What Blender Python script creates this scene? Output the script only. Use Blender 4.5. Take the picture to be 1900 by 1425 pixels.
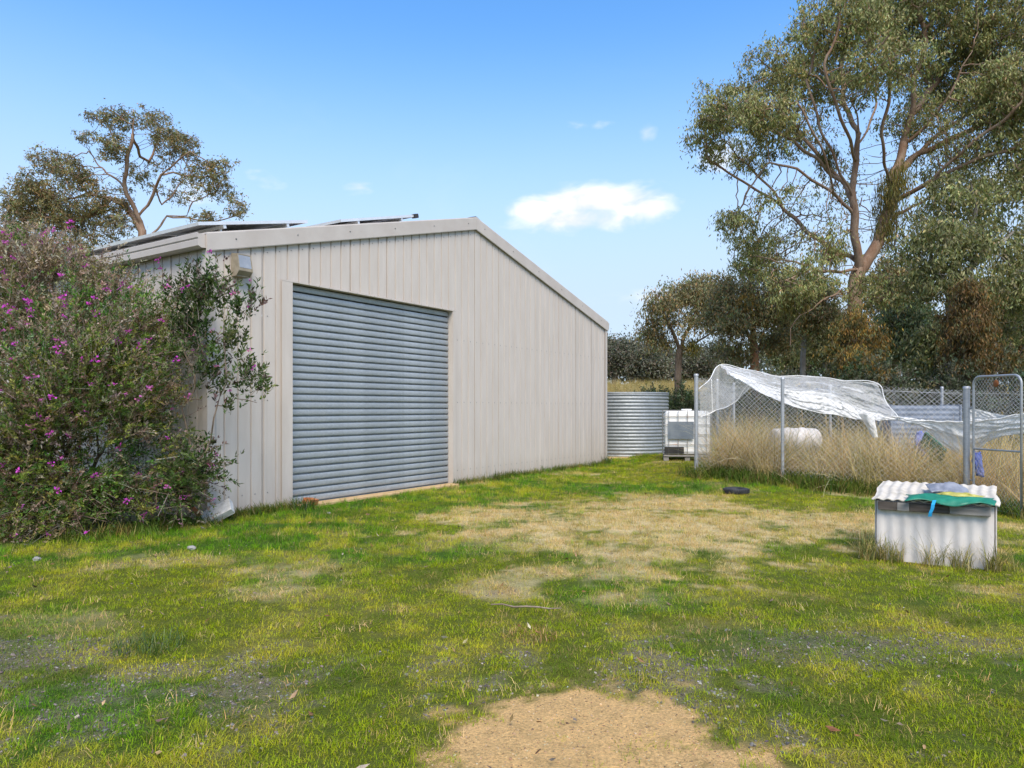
import bpy, bmesh, math, random
import numpy as np
from mathutils import Vector, Matrix, Euler

for o in list(bpy.data.objects):
    bpy.data.objects.remove(o, do_unlink=True)
random.seed(7)
RNG = np.random.default_rng(7)
SC = bpy.context.scene
COL = SC.collection
R = math.radians

# ------------------------------------------------------------------ camera
F, CX, HY, CH = 1333.0, 950.0, 757.0, 1.35       # focal length in photo pixels, horizon row, eye height
cam_d = bpy.data.cameras.new('camera')
cam = bpy.data.objects.new('camera', cam_d); COL.objects.link(cam)
cam.location = (0, 0, CH); cam.rotation_euler = (R(90), 0, 0)
cam_d.sensor_width = 36.0; cam_d.lens = 36.0 * F / 1900.0
cam_d.shift_y = (HY - 712.5) / 1900.0
cam_d.clip_start = 0.05; cam_d.clip_end = 3000
SC.camera = cam

# ------------------------------------------------------------------ light
SUN_EL, SUN_AZ = 50.0, 170.0                      # azimuth clockwise from +Y (the view direction)
sun_d = bpy.data.lights.new('sun', 'SUN'); sun = bpy.data.objects.new('sun', sun_d); COL.objects.link(sun)
sun_d.energy = 2.2; sun_d.angle = R(34); sun_d.color = (1.0, 0.90, 0.75)
sv = Vector((math.sin(R(SUN_AZ)) * math.cos(R(SUN_EL)), math.cos(R(SUN_AZ)) * math.cos(R(SUN_EL)), math.sin(R(SUN_EL))))
sun.rotation_euler = sv.to_track_quat('Z', 'Y').to_euler(); sun.location = (0, -5, 30)

SC.view_settings.view_transform = 'Standard'; SC.view_settings.look = 'None'
SC.view_settings.gamma = 1.0; SC.view_settings.use_curve_mapping = False
SC.view_settings.exposure = 1.1
SC.render.engine = 'CYCLES'
SC.cycles.max_bounces = 8; SC.cycles.transparent_max_bounces = 24
SC.cycles.use_denoising = True

world = bpy.data.worlds.new('World'); SC.world = world; world.use_nodes = True
WN, WL = world.node_tree.nodes, world.node_tree.links
WN.clear()


class NB:
    """small node-building helper"""
    def __init__(s, tree): s.t = tree; s.n = tree.nodes; s.l = tree.links
    def new(s, typ, **kw):
        nd = s.n.new(typ)
        for k, v in kw.items(): setattr(nd, k, v)
        return nd
    def put(s, sock, v):
        if isinstance(v, bpy.types.NodeSocket): s.l.new(v, sock)
        elif v is not None: sock.default_value = v
    def math(s, op, a, b=None, c=None, clamp=False):
        nd = s.new('ShaderNodeMath', operation=op); nd.use_clamp = clamp
        s.put(nd.inputs[0], a)
        if b is not None: s.put(nd.inputs[1], b)
        if c is not None: s.put(nd.inputs[2], c)
        return nd.outputs[0]
    def mix(s, fac, a, b, blend='MIX'):
        nd = s.new('ShaderNodeMix', data_type='RGBA', blend_type=blend)
        s.put(nd.inputs[0], fac); s.put(nd.inputs[6], a); s.put(nd.inputs[7], b)
        return nd.outputs[2]
    def noise(s, vec, scale, detail=4, rough=0.55, dist=0.0):
        nd = s.new('ShaderNodeTexNoise'); s.put(nd.inputs['Vector'], vec)
        nd.inputs['Scale'].default_value = scale; nd.inputs['Detail'].default_value = detail
        nd.inputs['Roughness'].default_value = rough; nd.inputs['Distortion'].default_value = dist
        return nd.outputs['Fac']
    def ramp(s, fac, stops):
        nd = s.new('ShaderNodeValToRGB'); s.put(nd.inputs[0], fac)
        e = nd.color_ramp.elements
        while len(e) < len(stops): e.new(0.5)
        for k, (p, c) in enumerate(stops):
            e[k].position = p; e[k].color = c if len(c) == 4 else (*c, 1)
        return nd.outputs[0]
    def rng(s, v, a, b, c=0.0, d=1.0, typ='SMOOTHSTEP'):
        nd = s.new('ShaderNodeMapRange', interpolation_type=typ); s.put(nd.inputs[0], v)
        for k, q in enumerate((a, b, c, d)): s.put(nd.inputs[k + 1], q)
        return nd.outputs[0]
    def mapping(s, vec, scale=(1, 1, 1), loc=(0, 0, 0)):
        nd = s.new('ShaderNodeMapping'); s.put(nd.inputs[0], vec)
        nd.inputs['Scale'].default_value = scale; nd.inputs['Location'].default_value = loc
        return nd.outputs[0]


def rgb(r, g, b): return (r, g, b, 1.0)
def srgb(r, g, b):
    f = lambda c: (c / 255 / 12.92) if c / 255 <= 0.04045 else ((c / 255 + 0.055) / 1.055) ** 2.4
    return (f(r), f(g), f(b), 1.0)


def build_world():
    w = NB(world.node_tree)
    out = w.new('ShaderNodeOutputWorld'); bg = w.new('ShaderNodeBackground')
    sky = w.new('ShaderNodeTexSky', sky_type='NISHITA')
    sky.sun_disc = False; sky.sun_elevation = R(SUN_EL); sky.sun_rotation = R(SUN_AZ)
    sky.altitude = 300; sky.air_density = 1.0; sky.dust_density = 0.6; sky.ozone_density = 1.6
    hs = w.new('ShaderNodeHueSaturation'); hs.inputs['Saturation'].default_value = 1.27
    hs.inputs['Value'].default_value = 0.97
    w.put(hs.inputs['Color'], sky.outputs[0])
    tc = w.new('ShaderNodeTexCoord'); sep = w.new('ShaderNodeSeparateXYZ'); w.put(sep.inputs[0], tc.outputs['Generated'])
    X, Y, Z = sep.outputs
    # pale band of thin haze low over the whole horizon
    hz = w.rng(Z, 0.50, 0.12)
    col = w.mix(w.math('MULTIPLY', hz, 0.93), hs.outputs[0], rgb(2.02, 2.48, 3.08))
    # clouds: a few small puffs by direction (azimuth, elevation) and a thin veil everywhere low down
    az = w.math('ARCTAN2', X, Y); el = w.math('ARCSINE', Z)
    comb = w.new('ShaderNodeCombineXYZ'); w.put(comb.inputs[0], az); w.put(comb.inputs[1], w.math('MULTIPLY', el, 2.0))
    v = comb.outputs[0]
    n1 = w.noise(v, 15.0, 4, 0.5, 0.5); n2 = w.noise(v, 38.0, 3, 0.5, 0.4)
    nn = w.math('ADD', w.math('MULTIPLY', n1, 0.75), w.math('MULTIPLY', n2, 0.25))
    total = None
    for (px, py, wx, wy, amt) in ((1110, 372, 125, 27, 1.0), (1010, 388, 78, 20, 0.9), (1075, 405, 120, 24, 0.95), (1180, 385, 62, 26, 0.9),
                                  (1150, 362, 40, 16, 0.7), (664, 346, 30, 16, 0.6), (490, 335, 40, 22, 0.4), (1200, 247, 20, 18, 0.55),
                                  (1095, 232, 60, 14, 0.3), (1345, 288, 55, 26, 0.7), (1490, 350, 60, 24, 0.4),
                                  (1200, 560, 60, 26, 0.45), (1885, 345, 110, 50, 0.45), (1420, 590, 160, 40, 0.45), (350, 350, 80, 30, 0.35)):
        ux, uy = (px - CX) / F, (HY - py) / F
        a0 = math.atan2(ux, 1); e0 = math.asin(uy / math.sqrt(1 + ux * ux + uy * uy))
        sx, sy = wx / F, wy / F
        da = w.math('MULTIPLY', w.math('SUBTRACT', az, a0), 1 / sx)
        de = w.math('MULTIPLY', w.math('SUBTRACT', el, e0), 1 / sy)
        q = w.math('ADD', w.math('MULTIPLY', da, da), w.math('MULTIPLY', de, de))
        g = w.math('MULTIPLY', w.math('EXPONENT', w.math('MULTIPLY', q, -0.85)), amt)
        total = g if total is None else w.math('MAXIMUM', total, g)
    d = w.math('ADD', total, w.math('MULTIPLY', w.math('SUBTRACT', nn, 0.52), 1.7))
    d = w.math('MULTIPLY', d, w.rng(total, 0.03, 0.25))
    cl = w.rng(d, 0.18, 0.95)
    veil = w.math('MULTIPLY', w.rng(w.noise(v, 3.2, 6, 0.62, 0.4), 0.52, 0.85), w.math('MULTIPLY', w.rng(Z, 0.5, 0.05), 0.35))
    cl = w.math('MAXIMUM', w.math('MULTIPLY', cl, 0.93), veil)
    shade = w.mix(w.rng(n1, 0.35, 0.62), rgb(3.15, 3.12, 3.35), rgb(3.75, 3.72, 3.75))
    col = w.mix(cl, col, shade)
    w.put(bg.inputs[0], col); bg.inputs[1].default_value = 0.15
    w.l.new(bg.outputs[0], out.inputs[0])


build_world()

# ------------------------------------------------------------------ small maths
def P(px, py, d): return Vector(((px - CX) / F * d, d, CH + (HY - py) / F * d))


def _hash(ix, iy, seed):
    h = (ix.astype(np.int64) * 374761393 + iy.astype(np.int64) * 668265263 + seed * 1442695041) & 0xffffffff
    h = ((h ^ (h >> 13)) * 1274126177) & 0xffffffff
    h = (h ^ (h >> 16)) & 0xffffffff
    return h / 4294967295.0


def vnoise(x, y, seed=0):
    x = np.asarray(x, float); y = np.asarray(y, float)
    ix, iy = np.floor(x), np.floor(y); fx, fy = x - ix, y - iy
    fx = fx * fx * (3 - 2 * fx); fy = fy * fy * (3 - 2 * fy)
    a = _hash(ix, iy, seed); b = _hash(ix + 1, iy, seed); c = _hash(ix, iy + 1, seed); d = _hash(ix + 1, iy + 1, seed)
    return (a * (1 - fx) + b * fx) * (1 - fy) + (c * (1 - fx) + d * fx) * fy


def fbm(x, y, seed=0, octv=4):
    s = 0; a = 0.5; t = 0
    for k in range(octv):
        s = s + a * vnoise(np.asarray(x) * 2 ** k + 17.3 * k, np.asarray(y) * 2 ** k - 9.1 * k, seed + k); t += a; a *= 0.55
    return s / t


def sstep(a, b, v):
    t = np.clip((np.asarray(v, float) - a) / (b - a), 0, 1); return t * t * (3 - 2 * t)


def ground_z(x, y):
    x = np.asarray(x, float); y = np.asarray(y, float)
    z = 0.12 * sstep(11.0, 14.0, y) * sstep(2.4, 3.6, x)
    z = z - 0.20 * np.exp(-(((x - 7.6) / 2.2) ** 2 + ((y - 9.2) / 2.6) ** 2))
    z = z - 0.06 * np.exp(-(((x - 3.9) / 1.6) ** 2 + ((y - 6.4) / 1.5) ** 2))
    far = np.clip(y - 21, 0, 52)
    z = z + 0.074 * far ** 2 / (far + 3.0) + 0.016 * np.clip(y - 73, 0, 500)
    z = z + 0.030 * (fbm(x * 0.55, y * 0.55, 3, 3) - 0.5) * sstep(1, 4, np.abs(y) + 2)
    return z


def gz(x, y): return float(ground_z(np.array([x]), np.array([y]))[0])


# ------------------------------------------------------------------ object helpers
def tag(o, label=None, cat=None, group=None, kind=None):
    if label: o['label'] = label
    if cat: o['category'] = cat
    if group: o['group'] = group
    if kind: o['kind'] = kind
    return o


def empty(name, label, cat, loc=(0, 0, 0), rz=0.0, group=None):
    o = bpy.data.objects.new(name, None); COL.objects.link(o)
    o.location = loc; o.rotation_euler = (0, 0, rz); o.empty_display_size = 0.2
    return tag(o, label, cat, group)


def link(name, mesh, parent=None):
    o = bpy.data.objects.new(name, mesh); COL.objects.link(o)
    if parent is not None: o.parent = parent
    return o


class MB:
    """collects simple shapes and links them as ONE mesh object"""
    def __init__(s): s.v = []; s.f = []; s.sm = []
    def add(s, vs, fs, smooth=False):
        n = len(s.v); s.v.extend([tuple(v) for v in vs])
        for f in fs: s.f.append(tuple(i + n for i in f)); s.sm.append(smooth)
    def box(s, lo, hi, mat=None):
        (x0, y0, z0), (x1, y1, z1) = lo, hi
        vs = [Vector(p) for p in ((x0, y0, z0), (x1, y0, z0), (x1, y1, z0), (x0, y1, z0), (x0, y0, z1), (x1, y0, z1), (x1, y1, z1), (x0, y1, z1))]
        if mat is not None: vs = [mat @ v for v in vs]
        s.add(vs, [(0, 3, 2, 1), (4, 5, 6, 7), (0, 1, 5, 4), (1, 2, 6, 5), (2, 3, 7, 6), (3, 0, 4, 7)])
    def bbox(s, lo, hi, b=0.01, mat=None):
        """box with chamfered edges"""
        bm = bmesh.new()
        c = [(lo[k] + hi[k]) / 2 for k in range(3)]; d = [hi[k] - lo[k] for k in range(3)]
        bmesh.ops.create_cube(bm, size=1, matrix=Matrix.Translation(c) @ Matrix.Diagonal((*d, 1)))
        bmesh.ops.bevel(bm, geom=bm.edges[:], offset=min(b, min(d) * 0.45), segments=2, affect='EDGES', profile=0.5)
        bm.verts.index_update()
        vs = [(mat @ v.co) if mat is not None else v.co.copy() for v in bm.verts]
        s.add(vs, [[v.index for v in f.verts] for f in bm.faces]); bm.free()
    def tube(s, pts, r, n=8, cap=True, smooth=True):
        pts = [Vector(p) for p in pts]; m = len(pts)
        rr = r if hasattr(r, '__len__') else [r] * m
        up = None; rings = []
        for k in range(m):
            t = (pts[min(k + 1, m - 1)] - pts[max(k - 1, 0)]).normalized()
            if up is None: up = Vector((0, 0, 1)) if abs(t.z) < 0.9 else Vector((1, 0, 0))
            a = t.cross(up).normalized(); b = a.cross(t).normalized(); up = b
            rings.append([pts[k] + (a * math.cos(2 * math.pi * j / n) + b * math.sin(2 * math.pi * j / n)) * rr[k] for j in range(n)])
        vs = [v for rg in rings for v in rg]; fs = []
        for k in range(m - 1):
            for j in range(n):
                j2 = (j + 1) % n; fs.append((k * n + j, k * n + j2, (k + 1) * n + j2, (k + 1) * n + j))
        s.add(vs, fs, smooth)
        if cap: s.add(rings[0], [tuple(range(n))[::-1]]); s.add(rings[-1], [tuple(range(n))])
    def lathe(s, prof, n=48, smooth=True, a0=0.0, a1=2 * math.pi):
        m = len(prof); vs = []; fs = []
        for (r, z) in prof:
            for j in range(n):
                a = a0 + (a1 - a0) * j / n; vs.append((r * math.cos(a), r * math.sin(a), z))
        for k in range(m - 1):
            for j in range(n):
                j2 = (j + 1) % n; fs.append((k * n + j, k * n + j2, (k + 1) * n + j2, (k + 1) * n + j))
        s.add(vs, fs, smooth)
    def extrude(s, prof, axis_fn, ends, smooth=False, closed=False):
        """prof: list of 2-D points; axis_fn(p, e) -> 3-D point; ends: the extrusion stations"""
        m = len(prof); vs = [axis_fn(p, e) for e in ends for p in prof]; fs = []
        for k in range(len(ends) - 1):
            for j in range(m if closed else m - 1):
                j2 = (j + 1) % m; fs.append((k * m + j, k * m + j2, (k + 1) * m + j2, (k + 1) * m + j))
        s.add(vs, fs, smooth)
        if closed:
            s.add(vs[:m], [tuple(range(m))[::-1]]); s.add(vs[-m:], [tuple(range(m))])
    def mesh(s, name, mat):
        me = bpy.data.meshes.new(name); me.from_pydata([tuple(v) for v in s.v], [], s.f); me.update()
        me.polygons.foreach_set('use_smooth', s.sm)
        if mat is not None: me.materials.append(mat)
        return me
    def build(s, name, mat, parent=None): return link(name, s.mesh(name, mat), parent)


def np_mesh(name, verts, quads, mat, colors=None, smooth=False, nper=4):
    """fast mesh from numpy arrays of vertices (N,3) and polygons (M,nper)"""
    me = bpy.data.meshes.new(name)
    verts = np.ascontiguousarray(verts, np.float32); quads = np.ascontiguousarray(quads, np.int32)
    me.vertices.add(len(verts)); me.vertices.foreach_set('co', verts.ravel())
    me.loops.add(quads.size); me.loops.foreach_set('vertex_index', quads.ravel())
    me.polygons.add(len(quads))
    me.polygons.foreach_set('loop_start', np.arange(0, quads.size, nper, dtype=np.int32))
    me.polygons.foreach_set('use_smooth', np.full(len(quads), smooth, dtype=bool))
    me.update(calc_edges=True); me.validate()
    if colors is not None:
        at = me.color_attributes.new('Col', 'FLOAT_COLOR', 'POINT')
        c4 = np.ones((len(verts), 4), np.float32); c4[:, :3] = colors
        at.data.foreach_set('color', c4.ravel())
    me.materials.append(mat)
    return me


# ------------------------------------------------------------------ materials
def mat_new(name):
    m = bpy.data.materials.new(name); m.use_nodes = True; m.node_tree.nodes.clear()
    b = NB(m.node_tree); out = b.new('ShaderNodeOutputMaterial'); return m, b, out


def principled(b, col, rough=0.6, metal=0.0, spec=0.4, normal=None):
    p = b.new('ShaderNodeBsdfPrincipled'); b.put(p.inputs['Base Color'], col); b.put(p.inputs['Roughness'], rough)
    b.put(p.inputs['Metallic'], metal); p.inputs['Specular IOR Level'].default_value = spec
    if normal is not None: b.put(p.inputs['Normal'], normal)
    return p.outputs[0]


def bump(b, h, strength=0.3, dist=0.01):
    n = b.new('ShaderNodeBump'); n.inputs['Strength'].default_value = strength; n.inputs['Distance'].default_value = dist
    b.put(n.inputs['Height'], h); return n.outputs[0]


def mottled(name, c1, c2, scale=6.0, rough=0.6, metal=0.0, spec=0.4, bmp=0.15, stretch=(1, 1, 1), c3=None, c3amt=0.0, detail=6):
    m, b, out = mat_new(name)
    tc = b.new('ShaderNodeTexCoord'); v = b.mapping(tc.outputs['Object'], stretch)
    n = b.noise(v, scale, detail, 0.62)
    col = b.mix(b.rng(n, 0.3, 0.7), c1, c2)
    if c3 is not None:
        n3 = b.noise(b.mapping(v, loc=(5.3, 2.1, 7.7)), scale * 0.6, 8, 0.7)
        col = b.mix(b.math('MULTIPLY', b.rng(n3, 0.55, 0.75), c3amt), col, c3)
    nb = b.noise(v, scale * 7, 3, 0.6)
    b.l.new(principled(b, col, b.rng(n, 0.2, 0.8, rough * 0.85, min(1, rough * 1.15), 'LINEAR'), metal, spec, bump(b, nb, bmp, 0.004)), out.inputs[0])
    return m


def mat_cladding():
    m, b, out = mat_new('painted_steel_cladding')
    tc = b.new('ShaderNodeTexCoord'); o = tc.outputs['Object']
    n = b.noise(b.mapping(o, (1.6, 1.6, 0.28)), 3.2, 7, 0.65)
    col = b.mix(b.rng(n, 0.3, 0.72), rgb(0.515, 0.455, 0.40), rgb(0.57, 0.513, 0.46))
    # vertical dust streaks and soil splash near the ground
    st = b.noise(b.mapping(o, (22, 22, 0.55)), 1.0, 5, 0.6)
    col = b.mix(b.math('MULTIPLY', b.rng(st, 0.52, 0.78), 0.24), col, rgb(0.36, 0.30, 0.245))
    sep = b.new('ShaderNodeSeparateXYZ'); b.put(sep.inputs[0], o)
    low = b.math('MULTIPLY', b.rng(b.math('ADD', sep.outputs[2], b.math('MULTIPLY', n, 0.3)), 0.62, 0.10), 0.30)
    col = b.mix(low, col, rgb(0.33, 0.27, 0.20))
    sp = b.noise(o, 120, 3, 0.7)
    col = b.mix(b.math('MULTIPLY', b.rng(sp, 0.66, 0.74), 0.20), col, rgb(0.25, 0.2, 0.15))
    wob = b.noise(b.mapping(o, (1, 1, 0.5)), 2.2, 3, 0.5)
    b.l.new(principled(b, col, 0.48, 0.0, 0.38, bump(b, wob, 0.25, 0.012)), out.inputs[0])
    return m


def mat_galv(name, c1, c2, c3, scale=40.0, metal=0.55, rough=0.42, stain=None):
    m, b, out = mat_new(name)
    tc = b.new('ShaderNodeTexCoord'); o = tc.outputs['Object']
    vo = b.new('ShaderNodeTexVoronoi'); b.put(vo.inputs['Vector'], o); vo.inputs['Scale'].default_value = scale
    sepc = b.new('ShaderNodeSeparateColor'); b.put(sepc.inputs[0], vo.outputs['Color'])
    n = b.noise(o, 2.3, 7, 0.68); n2 = b.noise(b.mapping(o, (0.8, 0.8, 5)), 7.0, 6, 0.7)
    col = b.mix(b.rng(n, 0.3, 0.72), c1, c2)
    col = b.mix(b.math('MULTIPLY', b.rng(n2, 0.48, 0.7), 0.55), col, c3)
    col = b.mix(b.math('MULTIPLY', sepc.outputs[0], 0.16), col, rgb(0.62, 0.66, 0.70))
    if stain is not None:
        sx = b.new('ShaderNodeSeparateXYZ'); b.put(sx.inputs[0], o)
        (x0, z0, rx, rz, c) = stain
        q = b.math('ADD', b.math('POWER', b.math('MULTIPLY', b.math('SUBTRACT', sx.outputs[0], x0), 1 / rx), 2.0),
                   b.math('POWER', b.math('MULTIPLY', b.math('SUBTRACT', sx.outputs[2], z0), 1 / rz), 2.0))
        k = b.math('MULTIPLY', b.math('EXPONENT', b.math('MULTIPLY', q, -1.0)), b.rng(b.noise(o, 14, 5, 0.7), 0.45, 0.65))
        col = b.mix(b.math('MULTIPLY', k, 0.7), col, c)
    b.l.new(principled(b, col, b.rng(n2, 0.3, 0.7, rough - 0.08, rough + 0.18, 'LINEAR'), metal, 0.5, bump(b, n2, 0.12, 0.004)), out.inputs[0])
    return m


def mat_leaf(name, rough=0.5, trans=0.30, spec=0.35):
    m, b, out = mat_new(name)
    at = b.new('ShaderNodeAttribute', attribute_name='Col')
    p = principled(b, at.outputs['Color'], rough, 0.0, spec)
    tr = b.new('ShaderNodeBsdfTranslucent')
    b.put(tr.inputs[0], b.mix(1.0, at.outputs['Color'], rgb(1.25, 1.3, 0.75), 'MULTIPLY'))
    mx = b.new('ShaderNodeMixShader'); mx.inputs[0].default_value = trans
    b.l.new(p, mx.inputs[1]); b.l.new(tr.outputs[0], mx.inputs[2]); b.l.new(mx.outputs[0], out.inputs[0])
    return m


def mat_blade(name, rough=0.55, trans=0.3):
    """grass blades: the tint comes with each instance, a little variation with each blade"""
    m, b, out = mat_new(name)
    at = b.new('ShaderNodeAttribute', attribute_name='tint', attribute_type='INSTANCER')
    geo = b.new('ShaderNodeNewGeometry'); rnd = geo.outputs['Random Per Island']
    col = b.mix(b.rng(rnd, 0, 1, 0.0, 0.55, 'LINEAR'), at.outputs['Color'], b.mix(1.0, at.outputs['Color'], rgb(1.75, 1.45, 0.95), 'MULTIPLY'))
    col = b.mix(b.rng(rnd, 0.86, 0.9, 0.0, 0.75), col, rgb(0.36, 0.27, 0.12))
    p = principled(b, col, rough, 0.0, 0.05)
    tr = b.new('ShaderNodeBsdfTranslucent'); b.put(tr.inputs[0], col)
    mx = b.new('ShaderNodeMixShader'); mx.inputs[0].default_value = trans
    b.l.new(p, mx.inputs[1]); b.l.new(tr.outputs[0], mx.inputs[2]); b.l.new(mx.outputs[0], out.inputs[0])
    return m


def mat_pebble(name):
    m, b, out = mat_new(name)
    at = b.new('ShaderNodeAttribute', attribute_name='tint', attribute_type='INSTANCER')
    tc = b.new('ShaderNodeTexCoord'); n = b.noise(tc.outputs['Object'], 60, 3, 0.6)
    col = b.mix(b.rng(n, 0.35, 0.7), at.outputs['Color'], b.mix(1.0, at.outputs['Color'], rgb(0.7, 0.7, 0.7), 'MULTIPLY'))
    b.l.new(principled(b, col, 0.85, 0, 0.2), out.inputs[0]); return m


def mat_bark(name, c1, c2, c3):
    m, b, out = mat_new(name)
    tc = b.new('ShaderNodeTexCoord'); o = tc.outputs['Object']
    n = b.noise(b.mapping(o, (1, 1, 0.35)), 3.0, 7, 0.65); n2 = b.noise(b.mapping(o, (1, 1, 0.2)), 16, 6, 0.7)
    col = b.mix(b.rng(n, 0.35, 0.65), c1, c2); col = b.mix(b.math('MULTIPLY', b.rng(n2, 0.5, 0.7), 0.7), col, c3)
    b.l.new(principled(b, col, 0.85, 0, 0.2, bump(b, n2, 0.6, 0.03)), out.inputs[0]); return m


M = {}
M['clad'] = mat_cladding()
M['trim'] = mottled('painted_trim', rgb(0.475, 0.42, 0.375), rgb(0.53, 0.48, 0.435), 2.6, 0.45, 0, 0.4, 0.05, c3=rgb(0.36, 0.29, 0.22), c3amt=0.22)
M['door'] = mat_galv('galvanised_door', rgb(0.31, 0.335, 0.35), rgb(0.44, 0.465, 0.48), rgb(0.22, 0.25, 0.275), 46, 0.4, 0.5,
                     stain=(3.62, 1.0, 0.35, 0.5, rgb(0.22, 0.2, 0.18)))
M['tank'] = mat_galv('galvanised_tank', rgb(0.215, 0.235, 0.24), rgb(0.31, 0.325, 0.325), rgb(0.165, 0.185, 0.19), 30, 0.35, 0.5)
M['galv'] = mat_galv('galvanised_tube', rgb(0.31, 0.32, 0.335), rgb(0.42, 0.43, 0.44), rgb(0.25, 0.26, 0.275), 60, 0.5, 0.5)
M['wire'] = mottled('galvanised_wire', rgb(0.45, 0.45, 0.45), rgb(0.58, 0.58, 0.57), 9, 0.5, 0.25)
M['screw'] = mottled('screw_head', rgb(0.22, 0.21, 0.20), rgb(0.36, 0.34, 0.32), 9, 0.5, 0.4)
M['dark'] = mottled('dark_recess', rgb(0.02, 0.02, 0.02), rgb(0.035, 0.032, 0.03), 6, 0.8)
M['lampbody'] = mottled('weathered_lamp_housing', rgb(0.23, 0.19, 0.13), rgb(0.33, 0.285, 0.21), 9, 0.6, c3=rgb(0.16, 0.13, 0.09), c3amt=0.6)
M['lampglass'] = mottled('dusty_lamp_glass', rgb(0.24, 0.26, 0.29), rgb(0.32, 0.34, 0.37), 6, 0.2, 0, 0.6, 0.0)
M['panelframe'] = mottled('anodised_frame', rgb(0.68, 0.69, 0.70), rgb(0.78, 0.79, 0.80), 5, 0.35, 0.4)
M['panelglass'] = mottled('solar_glass', rgb(0.012, 0.016, 0.035), rgb(0.02, 0.026, 0.05), 5, 0.12, 0, 0.6, 0.0)
M['panelback'] = mottled('panel_backsheet', rgb(0.66, 0.67, 0.67), rgb(0.74, 0.75, 0.75), 4, 0.5)
M['sand'] = mottled('sandy_concrete', rgb(0.42, 0.28, 0.14), rgb(0.52, 0.37, 0.20), 9, 0.9, 0, 0.2, 0.4)
M['brick'] = mottled('orange_clay', rgb(0.42, 0.13, 0.05), rgb(0.55, 0.20, 0.085), 14, 0.9, 0, 0.2, 0.5, c3=rgb(0.28, 0.2, 0.13), c3amt=0.5)
M['whiteblock'] = mottled('white_painted_block', rgb(0.58, 0.555, 0.51), rgb(0.72, 0.70, 0.66), 16, 0.9, 0, 0.2, 0.6, c3=rgb(0.33, 0.30, 0.25), c3amt=0.6)
M['ibcplastic'] = mottled('white_plastic', rgb(0.80, 0.79, 0.75), rgb(0.87, 0.86, 0.83), 3, 0.4, c3=rgb(0.6, 0.5, 0.36), c3amt=0.2)
M['ibccage'] = mottled('cage_tube', rgb(0.30, 0.29, 0.28), rgb(0.40, 0.39, 0.37), 5, 0.5, 0.4, c3=rgb(0.36, 0.15, 0.06), c3amt=0.9)
M['ibcplate'] = mottled('grey_plate', rgb(0.12, 0.145, 0.17), rgb(0.18, 0.205, 0.225), 4, 0.7, 0.0)
M['stone'] = mottled('grey_stone', rgb(0.22, 0.21, 0.195), rgb(0.33, 0.32, 0.30), 20, 0.9)
M['wood'] = mottled('grey_timber', rgb(0.06, 0.05, 0.042), rgb(0.12, 0.10, 0.085), 5, 0.85, 0, 0.2, 0.5, (1, 12, 12))
M['palewood'] = mottled('pale_timber', rgb(0.20, 0.185, 0.17), rgb(0.30, 0.28, 0.255), 5, 0.85, 0, 0.2, 0.5, (1, 12, 12))
M['rubber'] = mottled('black_rubber', rgb(0.018, 0.018, 0.02), rgb(0.04, 0.04, 0.042), 12, 0.65, c3=rgb(0.12, 0.1, 0.075), c3amt=0.4)
M['cement'] = mottled('weathered_cement_sheet', rgb(0.56, 0.515, 0.475), rgb(0.66, 0.62, 0.585), 6, 0.85, 0, 0.25, 0.35, (1, 1, 0.5), rgb(0.27, 0.22, 0.16), 0.5)
M['lidsheet'] = mottled('weathered_lid_sheet', rgb(0.50, 0.45, 0.37), rgb(0.62, 0.57, 0.49), 9, 0.9, 0, 0.25, 0.4, (1, 1, 1), rgb(0.30, 0.27, 0.17), 0.6)
M['greenbag'] = mottled('green_woven_plastic', rgb(0.012, 0.14, 0.085), rgb(0.025, 0.23, 0.14), 7, 0.4)
M['yellow'] = mottled('yellow_edge', rgb(0.36, 0.33, 0.06), rgb(0.46, 0.42, 0.12), 7, 0.5)
M['greybag'] = mottled('grey_plastic_sheet', rgb(0.19, 0.20, 0.235), rgb(0.29, 0.30, 0.33), 9, 0.4, c3=rgb(0.16, 0.15, 0.12), c3amt=0.5)
M['blue'] = mottled('blue_strap', rgb(0.01, 0.30, 0.62), rgb(0.03, 0.38, 0.72), 7, 0.5)
M['rust'] = mottled('rusty_iron', rgb(0.25, 0.08, 0.025), rgb(0.36, 0.14, 0.05), 14, 0.9, 0.2)
M['bluegrey'] = mottled('blue_grey_sheet', rgb(0.15, 0.18, 0.23), rgb(0.24, 0.275, 0.34), 6, 0.6, 0.1, 0.3)
M['bluefabric'] = mottled('blue_fabric', rgb(0.10, 0.14, 0.42), rgb(0.22, 0.26, 0.52), 6, 0.8)
M['shadecloth'] = mottled('green_shadecloth', rgb(0.04, 0.18, 0.13), rgb(0.08, 0.26, 0.20), 6, 0.8)
M['gum_bark'] = mat_bark('gum_bark', rgb(0.20, 0.135, 0.09), rgb(0.31, 0.24, 0.18), rgb(0.115, 0.075, 0.05))
M['red_gum_bark'] = mat_bark('red_gum_bark', rgb(0.21, 0.125, 0.08), rgb(0.31, 0.225, 0.165), rgb(0.10, 0.06, 0.04))
M['dark_bark'] = mat_bark('dark_bark', rgb(0.10, 0.075, 0.055), rgb(0.17, 0.13, 0.10), rgb(0.05, 0.04, 0.03))
M['red_bark'] = mat_bark('red_bark', rgb(0.22, 0.105, 0.055), rgb(0.30, 0.165, 0.095), rgb(0.10, 0.055, 0.035))
M['grey_bark'] = mat_bark('grey_bark', rgb(0.17, 0.15, 0.13), rgb(0.30, 0.28, 0.25), rgb(0.09, 0.075, 0.06))
M['twig'] = mat_bark('twig_bark', rgb(0.17, 0.125, 0.09), rgb(0.30, 0.24, 0.18), rgb(0.11, 0.08, 0.06))
M['leaf'] = mat_leaf('gum_leaf')
M['shrubleaf'] = mat_leaf('shrub_leaf', 0.45, 0.3, 0.4)
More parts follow.
